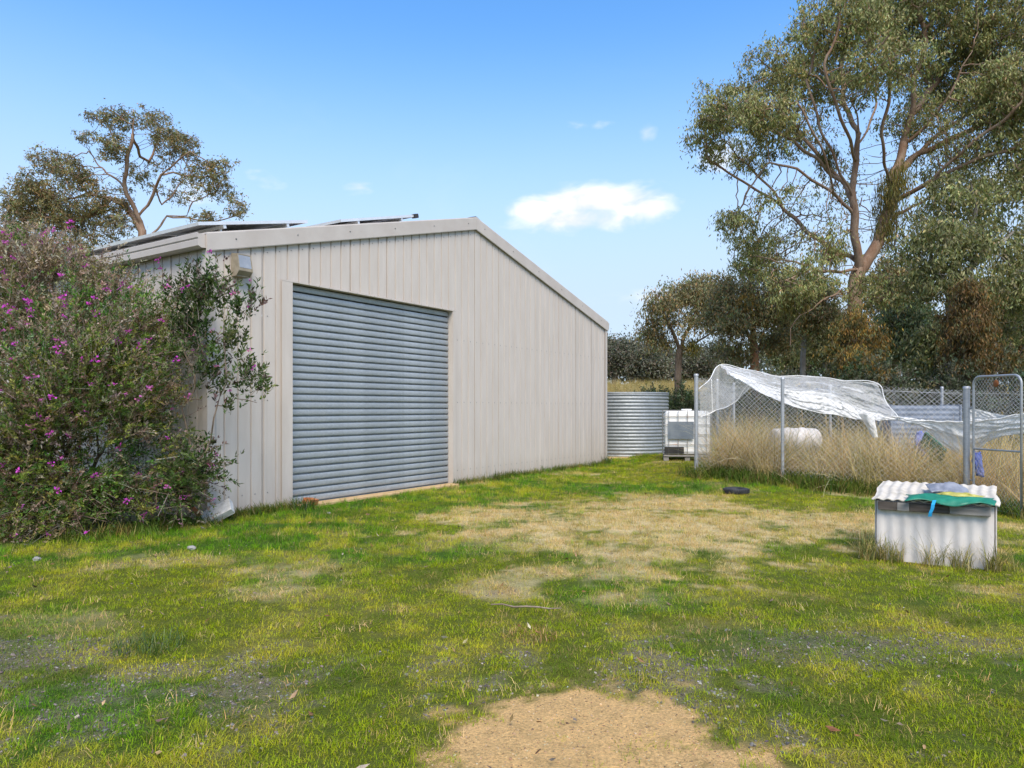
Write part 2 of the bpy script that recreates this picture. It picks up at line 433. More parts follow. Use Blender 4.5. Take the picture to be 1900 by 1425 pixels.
M['petal'] = mat_leaf('petal', 0.55, 0.35, 0.2)
M['blade'] = mat_blade('grass_blade')
M['pebble'] = mat_pebble('pebble_stone')


# ------------------------------------------------------------------ ground
C0 = Vector((-3.66, 8.65, 0.0))                     # near corner of the shed
PHI = math.atan2(0.8317, 0.5553)                    # its long front runs off to the right and away
SHED_W, SHED_L = 10.72, 9.9


def shed_local(x, y):
    dx, dy = np.asarray(x) - C0.x, np.asarray(y) - C0.y
    return dx * math.cos(PHI) + dy * math.sin(PHI), -dx * math.sin(PHI) + dy * math.cos(PHI)


def fields(x, y):
    """cover of the ground at a point: bare sand, dry straw, gravel, lush green (each 0..1)"""
    x = np.asarray(x, float); y = np.asarray(y, float)
    nA = fbm(x * 1.1, y * 1.1, 11, 5); nB = fbm(x * 2.7, y * 2.7, 23, 4); nC = fbm(x * 0.5, y * 0.5, 31, 4); nD = fbm(x * 6, y * 6, 41, 3)
    nE = fbm(x * 14, y * 14, 51, 3)
    e = 1 - np.sqrt(((x - 0.28) / 0.74) ** 2 + ((y - 2.35) / 1.18) ** 2)
    sand = sstep(-0.02, 0.20, e + 0.50 * (nB - 0.5) + 0.55 * (nD - 0.5) + 0.45 * (nE - 0.5))
    e = 1 - np.sqrt((((x - 1.75) - 0.12 * (y - 8.2)) / 3.1) ** 2 + ((y - 8.3) / 2.55) ** 2)
    e2 = 1 - np.sqrt(((x - 4.6) / 1.9) ** 2 + ((y - 8.6) / 1.5) ** 2)
    e3 = 1 - np.sqrt(((x + 0.3) / 1.4) ** 2 + ((y - 9.2) / 0.55) ** 2)
    dry = sstep(-0.10, 0.62, np.maximum(np.maximum(e, 0.75 * e2), 0.6 * e3) + 1.25 * (nA - 0.52) + 1.25 * (nB - 0.5) + 1.0 * (nD - 0.5) + 0.6 * (nE - 0.5) - 0.06)
    dry = np.maximum(dry, 0.6 * sstep(0.56, 0.72, nA + 0.25 * (nB - 0.5)) * sstep(3.8, 5.5, y))
    band = np.exp(-((y - 3.35 - 0.08 * x) / 0.95) ** 2)
    grav = sstep(0.50, 0.92, band * 0.53 + 1.5 * (nA - 0.5) + 1.2 * (nB - 0.5) + 0.9 * (nD - 0.5) + 0.7 * (nE - 0.5)) * (1 - sand)
    e = 1 - np.sqrt(((x + 2.75) / 0.75) ** 2 + ((y - 3.9) / 0.40) ** 2)
    grav = np.maximum(grav, sstep(-0.05, 0.4, e + 0.6 * (nB - 0.5) + 0.9 * (nE - 0.5) + 0.7 * (nD - 0.5)))
    e = 1 - np.sqrt(((x - 1.9) / 1.15) ** 2 + ((y - 4.0) / 0.42) ** 2)
    grav = np.maximum(grav, 0.8 * sstep(0.0, 0.6, e + 0.8 * (nB - 0.5) + 0.9 * (nE - 0.5) + 0.7 * (nD - 0.5)))
    lush = sstep(0.40, 0.66, nC + 0.35 * (nA - 0.5))
    for (cx, cy, rx, ry) in ((-0.9, 10.9, 1.5, 0.8), (0.3, 12.2, 1.3, 0.8), (-3.0, 7.6, 1.3, 0.5), (3.4, 12.1, 2.2, 0.7), (-1.3, 6.8, 1.7, 0.8), (-5, 6.6, 2.4, 0.8)):
        e = 1 - np.sqrt(((x - cx) / rx) ** 2 + ((y - cy) / ry) ** 2)
        k = sstep(-0.1, 0.5, e + 0.7 * (nB - 0.5)); lush = np.maximum(lush, k); dry = dry * (1 - 0.85 * k)
    return sand, dry, grav, lush, nA, nB, nD


def lerp(a, b, t): return a + (b - a) * t[..., None]
def arr(*c): return np.array(c, float)


def build_ground():
    xs = np.concatenate([-np.geomspace(600, 15.3, 34), np.arange(-15, -4.0, 0.1), np.arange(-4, 4.0, 0.04), np.arange(4.0, 15.05, 0.1), np.geomspace(15.3, 600, 34)])
    ys = np.concatenate([np.linspace(-40, -3, 12), np.linspace(-2.5, 1.6, 12), np.arange(1.7, 6.0, 0.035), np.arange(6.0, 20, 0.09), np.geomspace(20.2, 900, 60)])
    X, Y = np.meshgrid(xs, ys); Z = ground_z(X, Y)
    sand, dry, grav, lush, nA, nB, nD = fields(X, Y)
    base = lerp(np.broadcast_to(arr(0.105, 0.125, 0.014), X.shape + (3,)), arr(0.050, 0.105, 0.009), lush)
    base = lerp(base, arr(0.22, 0.19, 0.055), 0.6 * sstep(0.45, 0.75, nB))
    base = lerp(base, arr(0.62, 0.50, 0.27), 0.90 * dry)
    base = lerp(base, arr(0.215, 0.18, 0.13), 0.62 * grav)
    base = lerp(base, arr(0.64, 0.41, 0.175), sand)
    base = lerp(base, arr(0.30, 0.25, 0.10), sstep(21, 30, Y))
    nx, ny = len(xs), len(ys)
    idx = np.arange(nx * ny).reshape(ny, nx)
    q = np.stack([idx[:-1, :-1], idx[:-1, 1:], idx[1:, 1:], idx[1:, :-1]], -1).reshape(-1, 4)
    m, b, out = mat_new('ground_cover')
    at = b.new('ShaderNodeAttribute', attribute_name='Col'); tc = b.new('ShaderNodeTexCoord'); o = tc.outputs['Object']
    n1 = b.noise(o, 9, 8, 0.7); n2 = b.noise(o, 70, 6, 0.75); n3 = b.noise(o, 190, 3, 0.7)
    col = b.mix(1.0, at.outputs['Color'], b.ramp(n1, [(0.25, (0.66, 0.68, 0.66)), (0.5, (1, 1, 1)), (0.75, (1.25, 1.20, 1.12))]), 'MULTIPLY')
    col = b.mix(1.0, col, b.ramp(n2, [(0.28, (0.45, 0.43, 0.42)), (0.5, (1, 1, 1)), (0.72, (1.5, 1.45, 1.35))]), 'MULTIPLY')
    col = b.mix(b.math('MULTIPLY', b.rng(n3, 0.66, 0.74), 0.5), col, rgb(0.05, 0.042, 0.035))
    h = b.math('ADD', n2, b.math('MULTIPLY', n3, 0.6))
    b.l.new(principled(b, col, 0.95, 0, 0.15, bump(b, h, 0.8, 0.02)), out.inputs[0])
    me = np_mesh('ground', np.stack([X, Y, Z], -1).reshape(-1, 3), q, m, base.reshape(-1, 3), True)
    return tag(link('ground', me), kind='structure')


build_ground()


# ------------------------------------------------------------------ the shed
EAVE, RIDGE = 3.46, 4.82
HALF = SHED_W / 2
SLOPE = (RIDGE - EAVE) / HALF
DL, DR, DT = 1.235, 4.69, 3.04                       # door opening (along the wall) and its head
SHED_M = Matrix.Translation(C0) @ Matrix.Rotation(PHI, 4, 'Z')


def roof_z(t): return EAVE + SLOPE * min(t, SHED_W - t)


def cladding(t0, t1, z0_fn, z1_fn, place, breaks=()):
    """one ribbed sheet from t0 to t1; place(t, out, z) -> local point"""
    prof = []; pitch = 0.1905
    k0 = int(math.floor(t0 / pitch)) - 1
    for k in range(k0, k0 + 8):
        c = k * pitch + 0.03
        for dx, h in ((-0.0125, 0), (-0.0075, -0.020), (0.0075, -0.020), (0.0125, 0)):
            t = c + dx
            if t0 < t < t1: prof.append((t, h))
    prof = [(t0, 0.005)] + prof + [(t1, 0.0)]
    for bk in breaks:
        if t0 < bk < t1: prof.append((bk, 0.0))
    prof.sort()
    mb = MB()
    for (a, ha), (c, hc) in zip(prof[:-1], prof[1:]):
        if c - a < 1e-5: continue
        mid = (a + c) / 2; zb = z0_fn(mid)
        zs = [zb, (z1_fn(a) + zb) / 2, None]
        v = [place(a, ha, zb), place(c, hc, zb), place(c, hc, z1_fn(c)), place(a, ha, z1_fn(a))]
        mb.add(v, [(0, 1, 2, 3)])
    return mb


def build_shed():
    root = empty('shed', 'large cream steel shed with a gable roof and a grey roller door', 'shed', C0, PHI)
    n = 14; w = SHED_W / n
    for k in range(n):
        mb = cladding(k * w, (k + 1) * w, lambda t: DT + 0.005 if DL < t < DR else -0.12, lambda t: roof_z(t) - 0.05,
                      lambda t, h, z: (t, -h, z), (DL, DR, HALF))
        mb.build('cladding_sheet', M['clad'], root)
    for k in range(13):
        mb = cladding(k * w, (k + 1) * w, lambda t: -0.12, lambda t: EAVE - 0.06, lambda t, h, z: (-h, t, z))
        mb.build('cladding_sheet', M['clad'], root)
    mb = cladding(0, SHED_L, lambda t: -0.12, lambda t: EAVE - 0.06, lambda t, h, z: (SHED_W, t, z)); 
    mb = MB(); mb.box((SHED_W - 0.02, 0.012, -0.12), (SHED_W, SHED_L, EAVE - 0.06)); mb.build('side_wall', M['clad'], root)
    mb = MB(); mb.add([(0.01, SHED_L, -0.12), (SHED_W - 0.02, SHED_L, -0.12), (SHED_W - 0.02, SHED_L, EAVE - .06), (HALF, SHED_L, RIDGE - .06), (0.01, SHED_L, EAVE - .06)], [(0, 1, 2, 3, 4)])
    mb.build('back_wall', M['clad'], root)
    # roof: two ribbed slopes
    for s in (0, 1):
        mb = MB(); prof = []
        y = 0.02
        while y < SHED_L - 0.02:
            prof += [(y, 0), (y + 0.15, 0), (y + 0.163, 0.024), (y + 0.180, 0.024)]; y += 0.1935
        pts = lambda p, e: (e if s == 0 else SHED_W - e, p[0], EAVE + SLOPE * e - 0.03 + p[1])
        mb.extrude(prof, pts, [-0.06, HALF - 0.005]); mb.build('roof_sheet', M['clad'], root)
    mb = MB()
    mb.add([(HALF - 0.14, -0.035, RIDGE - 0.14 * SLOPE + .016), (HALF, -0.035, RIDGE + .022), (HALF + 0.14, -0.035, RIDGE - 0.14 * SLOPE + .016),
            (HALF - 0.14, SHED_L, RIDGE - 0.14 * SLOPE + .016), (HALF, SHED_L, RIDGE + .022), (HALF + 0.14, SHED_L, RIDGE - 0.14 * SLOPE + .016)],
           [(0, 1, 4, 3), (1, 2, 5, 4)]); mb.build('ridge_cap', M['trim'], root)
    # barge boards along the gable, folded over the roof edge
    for s in (0, 1):
        mb = MB(); H = 0.225
        f = (lambda t: t) if s == 0 else (lambda t: SHED_W - t)
        z = lambda t: EAVE + SLOPE * t
        a, b = -0.045, HALF - 0.002
        prof = [(-0.045, -H), (-0.050, -H + 0.012), (-0.052, -0.012), (-0.046, 0.004), (0.11, 0.006), (0.11, -0.008), (-0.030, -0.012), (-0.030, -H)]
        mb.extrude(prof, lambda p, e: (f(e), p[0], z(e) + p[1]), [a, b], closed=True)
        bo = mb.build('barge_board', M['trim'], root)
        for t in np.linspace(0.35, HALF - 0.25, 6):
            sc = MB(); sc.lathe([(0.0, 0.006), (0.011, 0.005), (0.012, 0.0)], 8)
            q = Matrix.Translation((f(t), -0.052, z(t) - 0.10)) @ Matrix.Rotation(R(90), 4, 'X')
            sc.v = [tuple(q @ Vector(v)) for v in sc.v]
            sc.build('screw', M['screw'], bo)
    # gutters
    for s in (0, 1):
        g = MB(); sg = -1 if s == 0 else 1; x0 = 0.0 if s == 0 else SHED_W
        prof = [(0.028, -0.17), (0.100, -0.175), (0.140, -0.155), (0.146, -0.085), (0.138, -0.075), (0.152, -0.060), (0.156, -0.008), (0.146, 0.0), (0.140, -0.012), (0.028, -0.012)]
        g.extrude(prof, lambda p, e: (x0 + sg * p[0], e, EAVE - 0.022 + p[1]), [-0.02, SHED_L], closed=True)
        g.build('gutter', M['trim'], root)
    for k, x0, sg in ((0, 0.0, 1), (1, SHED_W, -1)):
        fl = MB(); fl.box((x0 - sg * 0.028 if sg > 0 else x0 - 0.075, -0.028, -0.12), (x0 + 0.075 if sg > 0 else x0 + 0.028, -0.024, EAVE - 0.2))
        fl.box((x0 - sg * 0.028, -0.024, -0.12), (x0 - sg * 0.024, 0.075, EAVE - 0.2)) if sg > 0 else fl.box((x0 + 0.024, -0.024, -0.12), (x0 + 0.028, 0.075, EAVE - 0.2))
        fl.build('corner_flashing', M['trim'], root)
    # door surround
    for (a, b) in ((DL - 0.175, DL), (DR, DR + 0.10)):
        j = MB(); j.box((a, -0.031, -0.12), (b, -0.025, DT + 0.0))
        e = b if a < 3 else a
        lo, hi = (e - 0.006, e) if a < 3 else (e, e + 0.006)
        j.box((lo, -0.025, -0.12), (hi, 0.16, DT)); j.build('door_jamb', M['clad'], root)
    h = MB(); h.box((DL - 0.175, -0.033, DT + 0.001), (DR + 0.10, -0.026, DT + 0.022)); h.box((DL, -0.026, DT + 0.001), (DR, 0.16, DT + 0.006)); h.build('door_head', M['clad'], root)
    rec = MB(); rec.box((DL + 0.001, 0.10, DT - 0.10), (DR - 0.001, 0.155, DT - 0.0005)); rec.build('door_recess', M['dark'], root)
    # roller door: thirty curved slats with a dark seam between
    door = empty('roller_door', None, None); door.parent = root
    NS = 30; ph = (DT - 0.045) / NS
    prof = []
    for k in range(11):
        a = k / 10
        prof.append((0.018 * math.sin(math.pi * (0.06 + 0.88 * a)) ** 0.22, 0.026 + a * (ph - 0.0265)))
    prof = [(0.0, -0.001), (-0.032, 0.0005), (-0.032, 0.0235)] + prof
    sm = MB(); sm.extrude(prof, lambda p, e: (e, 0.085 - p[0], p[1]), [DL + 0.008, (DL + DR) / 2, DR - 0.008])
    sme = sm.mesh('slat', M['door'])
    for k in range(NS):
        o = link('slat', sme if k == 0 else sme, door); o.location = (0, 0.0012 * math.sin(k * 2.1), 0.03 + k * ph)
        o.rotation_euler = (0, random.uniform(-1, 1) * 0.0004, 0)
    bk = MB(); bk.box((DL + 0.002, 0.122, 0.0), (DR - 0.002, 0.126, DT - 0.001)); bk.build('backing_sheet', M['dark'], door)
    br = MB(); br.bbox((DL + 0.008, 0.07, 0.004), (DR - 0.008, 0.105, 0.032), 0.004); br.build('bottom_rail', M['galv'], door)
    th = MB(); th.bbox((DL - 0.02, -0.15, -0.10), (DR + 0.02, 0.064, 0.036), 0.012); th.build('threshold', M['sand'], root)
    # screws of the sheets: rows at the girts
    sc = MB()
    for zz in (0.25, 1.45, 2.55):
        for k in range(int(SHED_W / 0.1905)):
            t = k * 0.1905 + 0.03 + 0.06
            if DL - 0.2 < t < DR + 0.12 and zz < DT: continue
            for dx in (0,):
                c = Vector((t + dx, -0.0032, zz)); r = 0.0105
                sc.add([c + Vector((r * math.cos(a), 0, r * math.sin(a))) for a in np.linspace(0, 2 * math.pi, 7)[:-1]] + [c + Vector((0, -0.006, 0))],
                       [(i, (i + 1) % 6, 6) for i in range(6)])
    for k in range(int(SHED_W / 0.1905)):
        t = k * 0.1905 + 0.09; zz = roof_z(t) - 0.30; c = Vector((t, -0.0032, zz)); r = 0.0105
        if zz > 2.7:
            sc.add([c + Vector((r * math.cos(a), 0, r * math.sin(a))) for a in np.linspace(0, 2 * math.pi, 7)[:-1]] + [c + Vector((0, -0.006, 0))], [(i, (i + 1) % 6, 6) for i in range(6)])
    for k in range(19):
        t = DL + 0.1 + k * 0.18; c = Vector((t, -0.034, DT + 0.012)); r = 0.007
        sc.add([c + Vector((r * math.cos(a), 0, r * math.sin(a))) for a in np.linspace(0, 2 * math.pi, 7)[:-1]] + [c + Vector((0, -0.006, 0))], [(i, (i + 1) % 6, 6) for i in range(6)])
    tag(sc.build('screws', M['screw'], root), kind='stuff')
    return root


build_shed()


def build_lamp():
    p = SHED_M @ Vector((0.40, -0.024, 2.98))
    root = empty('wall_lamp', 'weathered boxy lamp with dusty grey glass under the left end of the shed gable', 'lamp', p, PHI)
    mb = MB(); w = 0.10
    prof = [(0, 0), (-0.10, 0.0), (-0.155, 0.06), (-0.155, 0.10), (-0.12, 0.27), (0, 0.29)]
    for a, b in ((-w, -w + 0.012), (w - 0.012, w)): mb.extrude(prof, lambda p, e: (e, p[0], p[1]), [a, b], closed=True)
    mb.box((-w + .012, -0.012, 0.0), (w - .012, -0.002, 0.288)); mb.box((-w + .012, -0.10, 0.0), (w - .012, -0.012, 0.010))
    mb.extrude([(-0.012, 0.278), (-0.118, 0.26), (-0.118, 0.272), (-0.012, 0.289)], lambda p, e: (e, p[0], p[1]), [-w + .012, w - .012], closed=True)
    mb.build('housing', M['lampbody'], root)
    g = MB(); g.extrude([(-0.150, 0.10), (-0.118, 0.258), (-0.112, 0.256), (-0.144, 0.10)], lambda p, e: (e, p[0], p[1]), [-w + .013, w - .013], closed=True)
    g.build('glass', M['lampglass'], root)
    f = MB(); f.extrude([(-0.10, 0.011), (-0.150, 0.062), (-0.150, 0.097), (-0.14, 0.097), (-0.14, 0.065), (-0.095, 0.018)], lambda p, e: (e, p[0], p[1]), [-w + .013, w - .013], closed=True)
    f.build('lower_front', M['lampbody'], root)
    bp = MB(); bp.box((-0.08, 0.0005, 0.03), (0.08, 0.022, 0.26)); bp.build('mounting_plate', M['lampbody'], root)


build_lamp()


def panel_meshes():
    L, W = 1.72, 1.0
    f = MB()
    f.box((0, 0, 0), (L, 0.03, 0.04)); f.box((0, W - .03, 0), (L, W, 0.04)); f.box((0, .03, 0), (.03, W - .03, 0.04)); f.box((L - .03, .03, 0), (L, W - .03, 0.04))
    g = MB(); g.box((.03, .03, 0.031), (L - .03, W - .03, 0.037))
    b = MB(); b.box((.03, .03, 0.026), (L - .03, W - .03, 0.030))
    r = MB()
    for x in (0.35, 1.35): r.box((x, 0.01, -0.045), (x + 0.04, W - 0.01, -0.001))
    for x in (0.37, 1.37):
        for y in (0.12, W - 0.12): r.box((x - 0.012, y - 0.02, -0.14), (x + 0.012, y + 0.02, -0.046))
    return f.mesh('frame', M['panelframe']), g.mesh('glass', M['panelglass']), b.mesh('backsheet', M['panelback']), r.mesh('mounting_rail', M['panelframe'])


def build_panels():
    ms = panel_meshes(); pitch = math.atan(SLOPE)
    rows = [(-0.02, 0.115, pitch - 0.022, 'lower'), (2.28, 0.065, pitch + 0.012, 'upper')]
    ords = ['nearest the gable', 'second from the gable', 'third from the gable', 'fourth from the gable', 'fifth from the gable', 'farthest from the gable']
    for (t0, h, a, nm) in rows:
        for k in range(6 if nm == 'lower' else 4):
            lab = f'solar panel in the {nm} row on the left roof slope, ' + (ords[k] if nm == 'lower' or k < 3 else 'farthest from the gable')
            root = empty('solar_panel', lab, 'solar panel', group='solar panels on the shed roof')
            q = SHED_M @ Matrix.Translation((t0, 0.16 + k * 1.02, EAVE + SLOPE * t0 + h)) @ Matrix.Rotation(-a, 4, 'Y')
            root.matrix_world = q
            for m, n in zip(ms, ('frame', 'glass', 'backsheet', 'mounting_rail')): link(n, m, root)
            if nm == 'upper' and k == 0:
                c = MB(); c.bbox((1.66, -0.03, -0.02), (1.76, 0.05, 0.05), 0.01); c.build('end_clamp', M['rubber'], root)


build_panels()


# ------------------------------------------------------------------ loose bits by the shed
def rough_box(name, dims, mat, loc, rot, label, cat, seed=1, group=None):
    bm = bmesh.new(); bmesh.ops.create_cube(bm, size=1, matrix=Matrix.Diagonal((*dims, 1)))
    bmesh.ops.bevel(bm, geom=bm.edges[:], offset=min(dims) * 0.05, segments=2, affect='EDGES', profile=0.6)
    bmesh.ops.subdivide_edges(bm, edges=bm.edges[:], cuts=2, use_grid_fill=True)
    rn = random.Random(seed)
    for v in bm.verts: v.co += Vector([rn.uniform(-1, 1) for _ in range(3)]) * min(dims) * 0.025
    me = bpy.data.meshes.new(name); bm.to_mesh(me); bm.free(); me.materials.append(mat)
    o = link(name, me); o.location = loc; o.rotation_euler = rot
    return tag(o, label, cat, group)


def on_shed(t, s, z): return SHED_M @ Vector((t, s, z))


rough_box('brick', (0.23, 0.11, 0.076), M['brick'], on_shed(1.42, -0.17, 0.085), (0.25, 0.12, PHI + 0.35), 'orange clay brick lying at the left foot of the roller door', 'brick', 2)
rough_box('concrete_block', (0.36, 0.19, 0.085), M['whiteblock'], on_shed(-0.05, -0.27, 0.115), (0.75, -0.50, 0.12), 'whitish block tilted against the near corner of the shed', 'block', 5)
rough_box('clay_tile', (0.20, 0.10, 0.05), M['brick'], on_shed(-0.16, 0.05, 0.15), (0.3, 0.8, 0.9), 'broken red tile poking up behind the whitish block', 'tile', 8)
for k, (px, py, s, lab) in enumerate(((355, 1020, 0.06, 'pale lump of stone in the grass below the flowering shrub'), (68, 1040, 0.05, 'pale grey stone at the foot of the shrub near the left edge'),
                                      (610, 955, 0.05, 'small pale stone in the grass in front of the brick'))):
    d = CH * F / (py - HY); x = (px - CX) / F * d
    bm = bmesh.new(); bmesh.ops.create_icosphere(bm, subdivisions=2, radius=1)
    rn = random.Random(k)
    for v in bm.verts: v.co = Vector((v.co.x * s * 0.7, v.co.y * s * 0.5, v.co.z * s * 0.4)) * rn.uniform(0.82, 1.15)
    me = bpy.data.meshes.new('stone'); bm.to_mesh(me); bm.free(); me.materials.append(M['stone'])
    o = link('stone', me); o.location = (x, d, gz(x, d) + s * 0.3); o.rotation_euler = (0.2, 0.1, k); tag(o, lab, 'stone')
mb = MB(); a = Vector((-0.14, 4.78, gz(-.1, 4.7) + 0.045)); b_ = Vector((0.32, 4.66, gz(.3, 4.6) + 0.05))
mb.tube([a.lerp(b_, k / 6) + Vector((0, 0.008 * math.sin(k * 1.7), 0.006 * math.sin(k * 2.3))) for k in range(7)], [0.004, .006, .0065, .006, .006, .005, .003], 6)
tag(mb.build('stick', M['twig']), 'thin dry stick lying on the grass in front of the sand patch', 'stick')


# ------------------------------------------------------------------ water tank
def build_tank():
    d = 20.1; c = Vector(((1238 - CX) / F * d - 1.22, d, 0)); c.z = gz(c.x, c.y) - 0.05
    root = empty('water_tank', 'round corrugated galvanised water tank behind the right end of the shed', 'water tank', c)
    H, Rr, N = 1.72, 1.22, 19
    prof = []
    for k in range(N * 6 + 1):
        z = H * k / (N * 6); prof.append((Rr - 0.01 + 0.030 * abs(math.sin(math.pi * k / 6)) ** 0.6, z))
    mb = MB(); mb.lathe(prof, 72); mb.build('wall', M['tank'], root)
    tp = MB(); tp.lathe([(Rr + 0.022, H - 0.01), (Rr + 0.026, H + 0.012), (Rr + 0.012, H + 0.022), (Rr - 0.10, H - 0.02), (0.0001, H - 0.01)], 72); tp.build('roof', M['tank'], root)
    
    bs = MB(); bs.lathe([(Rr + 0.20, -0.10), (Rr + 0.16, 0.035), (0.0001, 0.035)], 48); bs.build('base', M['sand'], root)


build_tank()


def build_ibc():
    d = 16.55; x0 = (1240 - CX) / F * d; c = Vector((x0 + 0.54, d + 0.5, 0)); c.z = gz(c.x, c.y) - 0.01
    root = empty('bulk_container', 'white caged plastic bulk container beside the round water tank', 'container', c, R(-11))
    W, D, H0, H1 = 1.08, 1.0, 0.17, 1.19
    b = MB(); b.bbox((-W / 2 + .03, -D / 2 + .03, H0), (W / 2 - .03, D / 2 - .03, H1 - 0.02), 0.07); b.build('bottle', M['ibcplastic'], root)
    cp = MB(); cp.lathe([(0.12, H1 - .02), (0.12, H1 + .03), (0.0001, H1 + .03)], 24); cp.build('cap', M['ibcplastic'], root)
    zs = [H0 + 0.02, 0.40, 0.63, 0.86, 1.05, H1 - 0.005]
    for z in zs:
        r = MB(); e = 0.008
        r.tube([(-W / 2, -D / 2, z), (W / 2, -D / 2, z), (W / 2, D / 2, z), (-W / 2, D / 2, z), (-W / 2, -D / 2, z)], 0.0085, 6); r.build('cage_bar', M['ibccage'], root)
    for x in np.linspace(-W / 2 + 0.12, W / 2 - 0.12, 5):
        for y in (-D / 2 - 0.012, D / 2 + 0.012):
            r = MB(); r.tube([(x, y, H0), (x, y, H1)], 0.0085, 6); r.build('cage_bar', M['ibccage'], root)
    for y in np.linspace(-D / 2 + 0.12, D / 2 - 0.12, 4):
        for x in (-W / 2 - 0.012, W / 2 + 0.012):
            r = MB(); r.tube([(x, y, H0), (x, y, H1)], 0.0085, 6); r.build('cage_bar', M['ibccage'], root)
    p = MB(); p.box((-W / 2 + 0.10, -D / 2 - 0.034, 0.53), (0.14, -D / 2 - 0.026, 0.93)); p.build('label_plate', M['ibcplate'], root)
    v = MB(); v.box((-W / 2 + 0.02, -D / 2 - 0.020, 0.20), (-0.08, -D / 2 + 0.022, 0.345)); v.build('outlet_recess', M['dark'], root)
    pl = MB(); pl.bbox((-W / 2, -D / 2 - 0.02, 0.115), (W / 2, D / 2 + 0.02, 0.158), 0.01); pl.build('pallet_deck', M['palewood'], root)
    for x in (-W / 2 + 0.06, 0, W / 2 - 0.06):
        ft = MB(); ft.bbox((x - 0.06, -D / 2, 0.0), (x + 0.06, D / 2, 0.114), 0.01); ft.build('pallet_foot', M['palewood'], root)


build_ibc()


# ------------------------------------------------------------------ chain link enclosure
FA = Vector((3.41, 13.3, 0)); FB = Vector((5.25, 17.0, 0)); FC = Vector((6.96, 11.0, 0)); FD = FB + Vector((7.1, -4.6, 0))
for v in (FA, FB, FC, FD): v.z = gz(v.x, v.y)
TOP = {'A': 1.97, 'B': 1.93, 'C': 1.67, 'D': 1.62}


def wire_mesh(p0, p1, z0a, z1a, z0b, z1b, pitch=0.086, r=0.0018):
    """diamond wires between two posts; bottom/top heights at each end"""
    a = Vector((p0.x, p0.y, 0)); b = Vector((p1.x, p1.y, 0)); L = (b - a).length; t = (b - a) / L; nrm = Vector((-t.y, t.x, 0))
    H = max(z1a - z0a, z1b - z0b)
    V = []; Fq = []
    def pt(u, h, off):
        k = u / L; zz = (z0a + (z1a - z0a) * h / H) * (1 - k) + (z0b + (z1b - z0b) * h / H) * k
        return a + t * u + nrm * off + Vector((0, 0, zz))
    stepu = pitch * 1.414 / 2 * 1.0
    n = int((L + H) / (pitch * 1.0)) + 1
    for sgn in (1, -1):
        for k in range(n):
            c = k * pitch * 1.0 + 0.01
            # line: u - h = c - H (sgn=+1)  or u + h = c
            if sgn > 0: u0 = c - H; h0 = 0.0; u1 = c; h1 = H
            else: u0 = c; h0 = 0.0; u1 = c - H; h1 = H
            # clip to 0..L
            def clip(u0, h0, u1, h1):
                if abs(u1 - u0) < 1e-9: return None
                ts = sorted(((0 - u0) / (u1 - u0), (L - u0) / (u1 - u0)))
                lo, hi = max(0, ts[0]), min(1, ts[1])
                if hi - lo < 0.01: return None
                return (u0 + (u1 - u0) * lo, h0 + (h1 - h0) * lo, u0 + (u1 - u0) * hi, h0 + (h1 - h0) * hi)
            q = clip(u0, h0, u1, h1)
            if q is None: continue
            off = 0.003 * sgn
            m = 3; ring0 = len(V)
            for i in range(m + 1):
                f = i / m; u = q[0] + (q[2] - q[0]) * f; h = q[1] + (q[3] - q[1]) * f
                w = 0.012 * math.sin(u * 2.1 + h * 1.3) + off
                base = pt(u, h, w)
                V.extend([base + nrm * r, base + (t * 0.7 - Vector((0, 0, 0.7)) * sgn) * r - nrm * r * 0.5, base - (t * 0.7 - Vector((0, 0, 0.7)) * sgn) * r - nrm * r * 0.5])
            for i in range(m):
                o = ring0 + i * 3
                for j in range(3): Fq.append((o + j, o + (j + 1) % 3, o + 3 + (j + 1) % 3, o + 3 + j))
    mb = MB(); mb.add(V, Fq); return mb


def post(p, top, r=0.024, cap=True):
    m = MB(); z = gz(p.x, p.y)
    m.tube([(p.x, p.y, z - 0.15), (p.x, p.y, top)], r, 12)
    m.lathe_c = None
    m.tube([(p.x, p.y, top - 0.03), (p.x, p.y, top + 0.004), (p.x, p.y, top + 0.014)], [r * 1.15, r * 1.15, r * 0.6], 12)
    return m


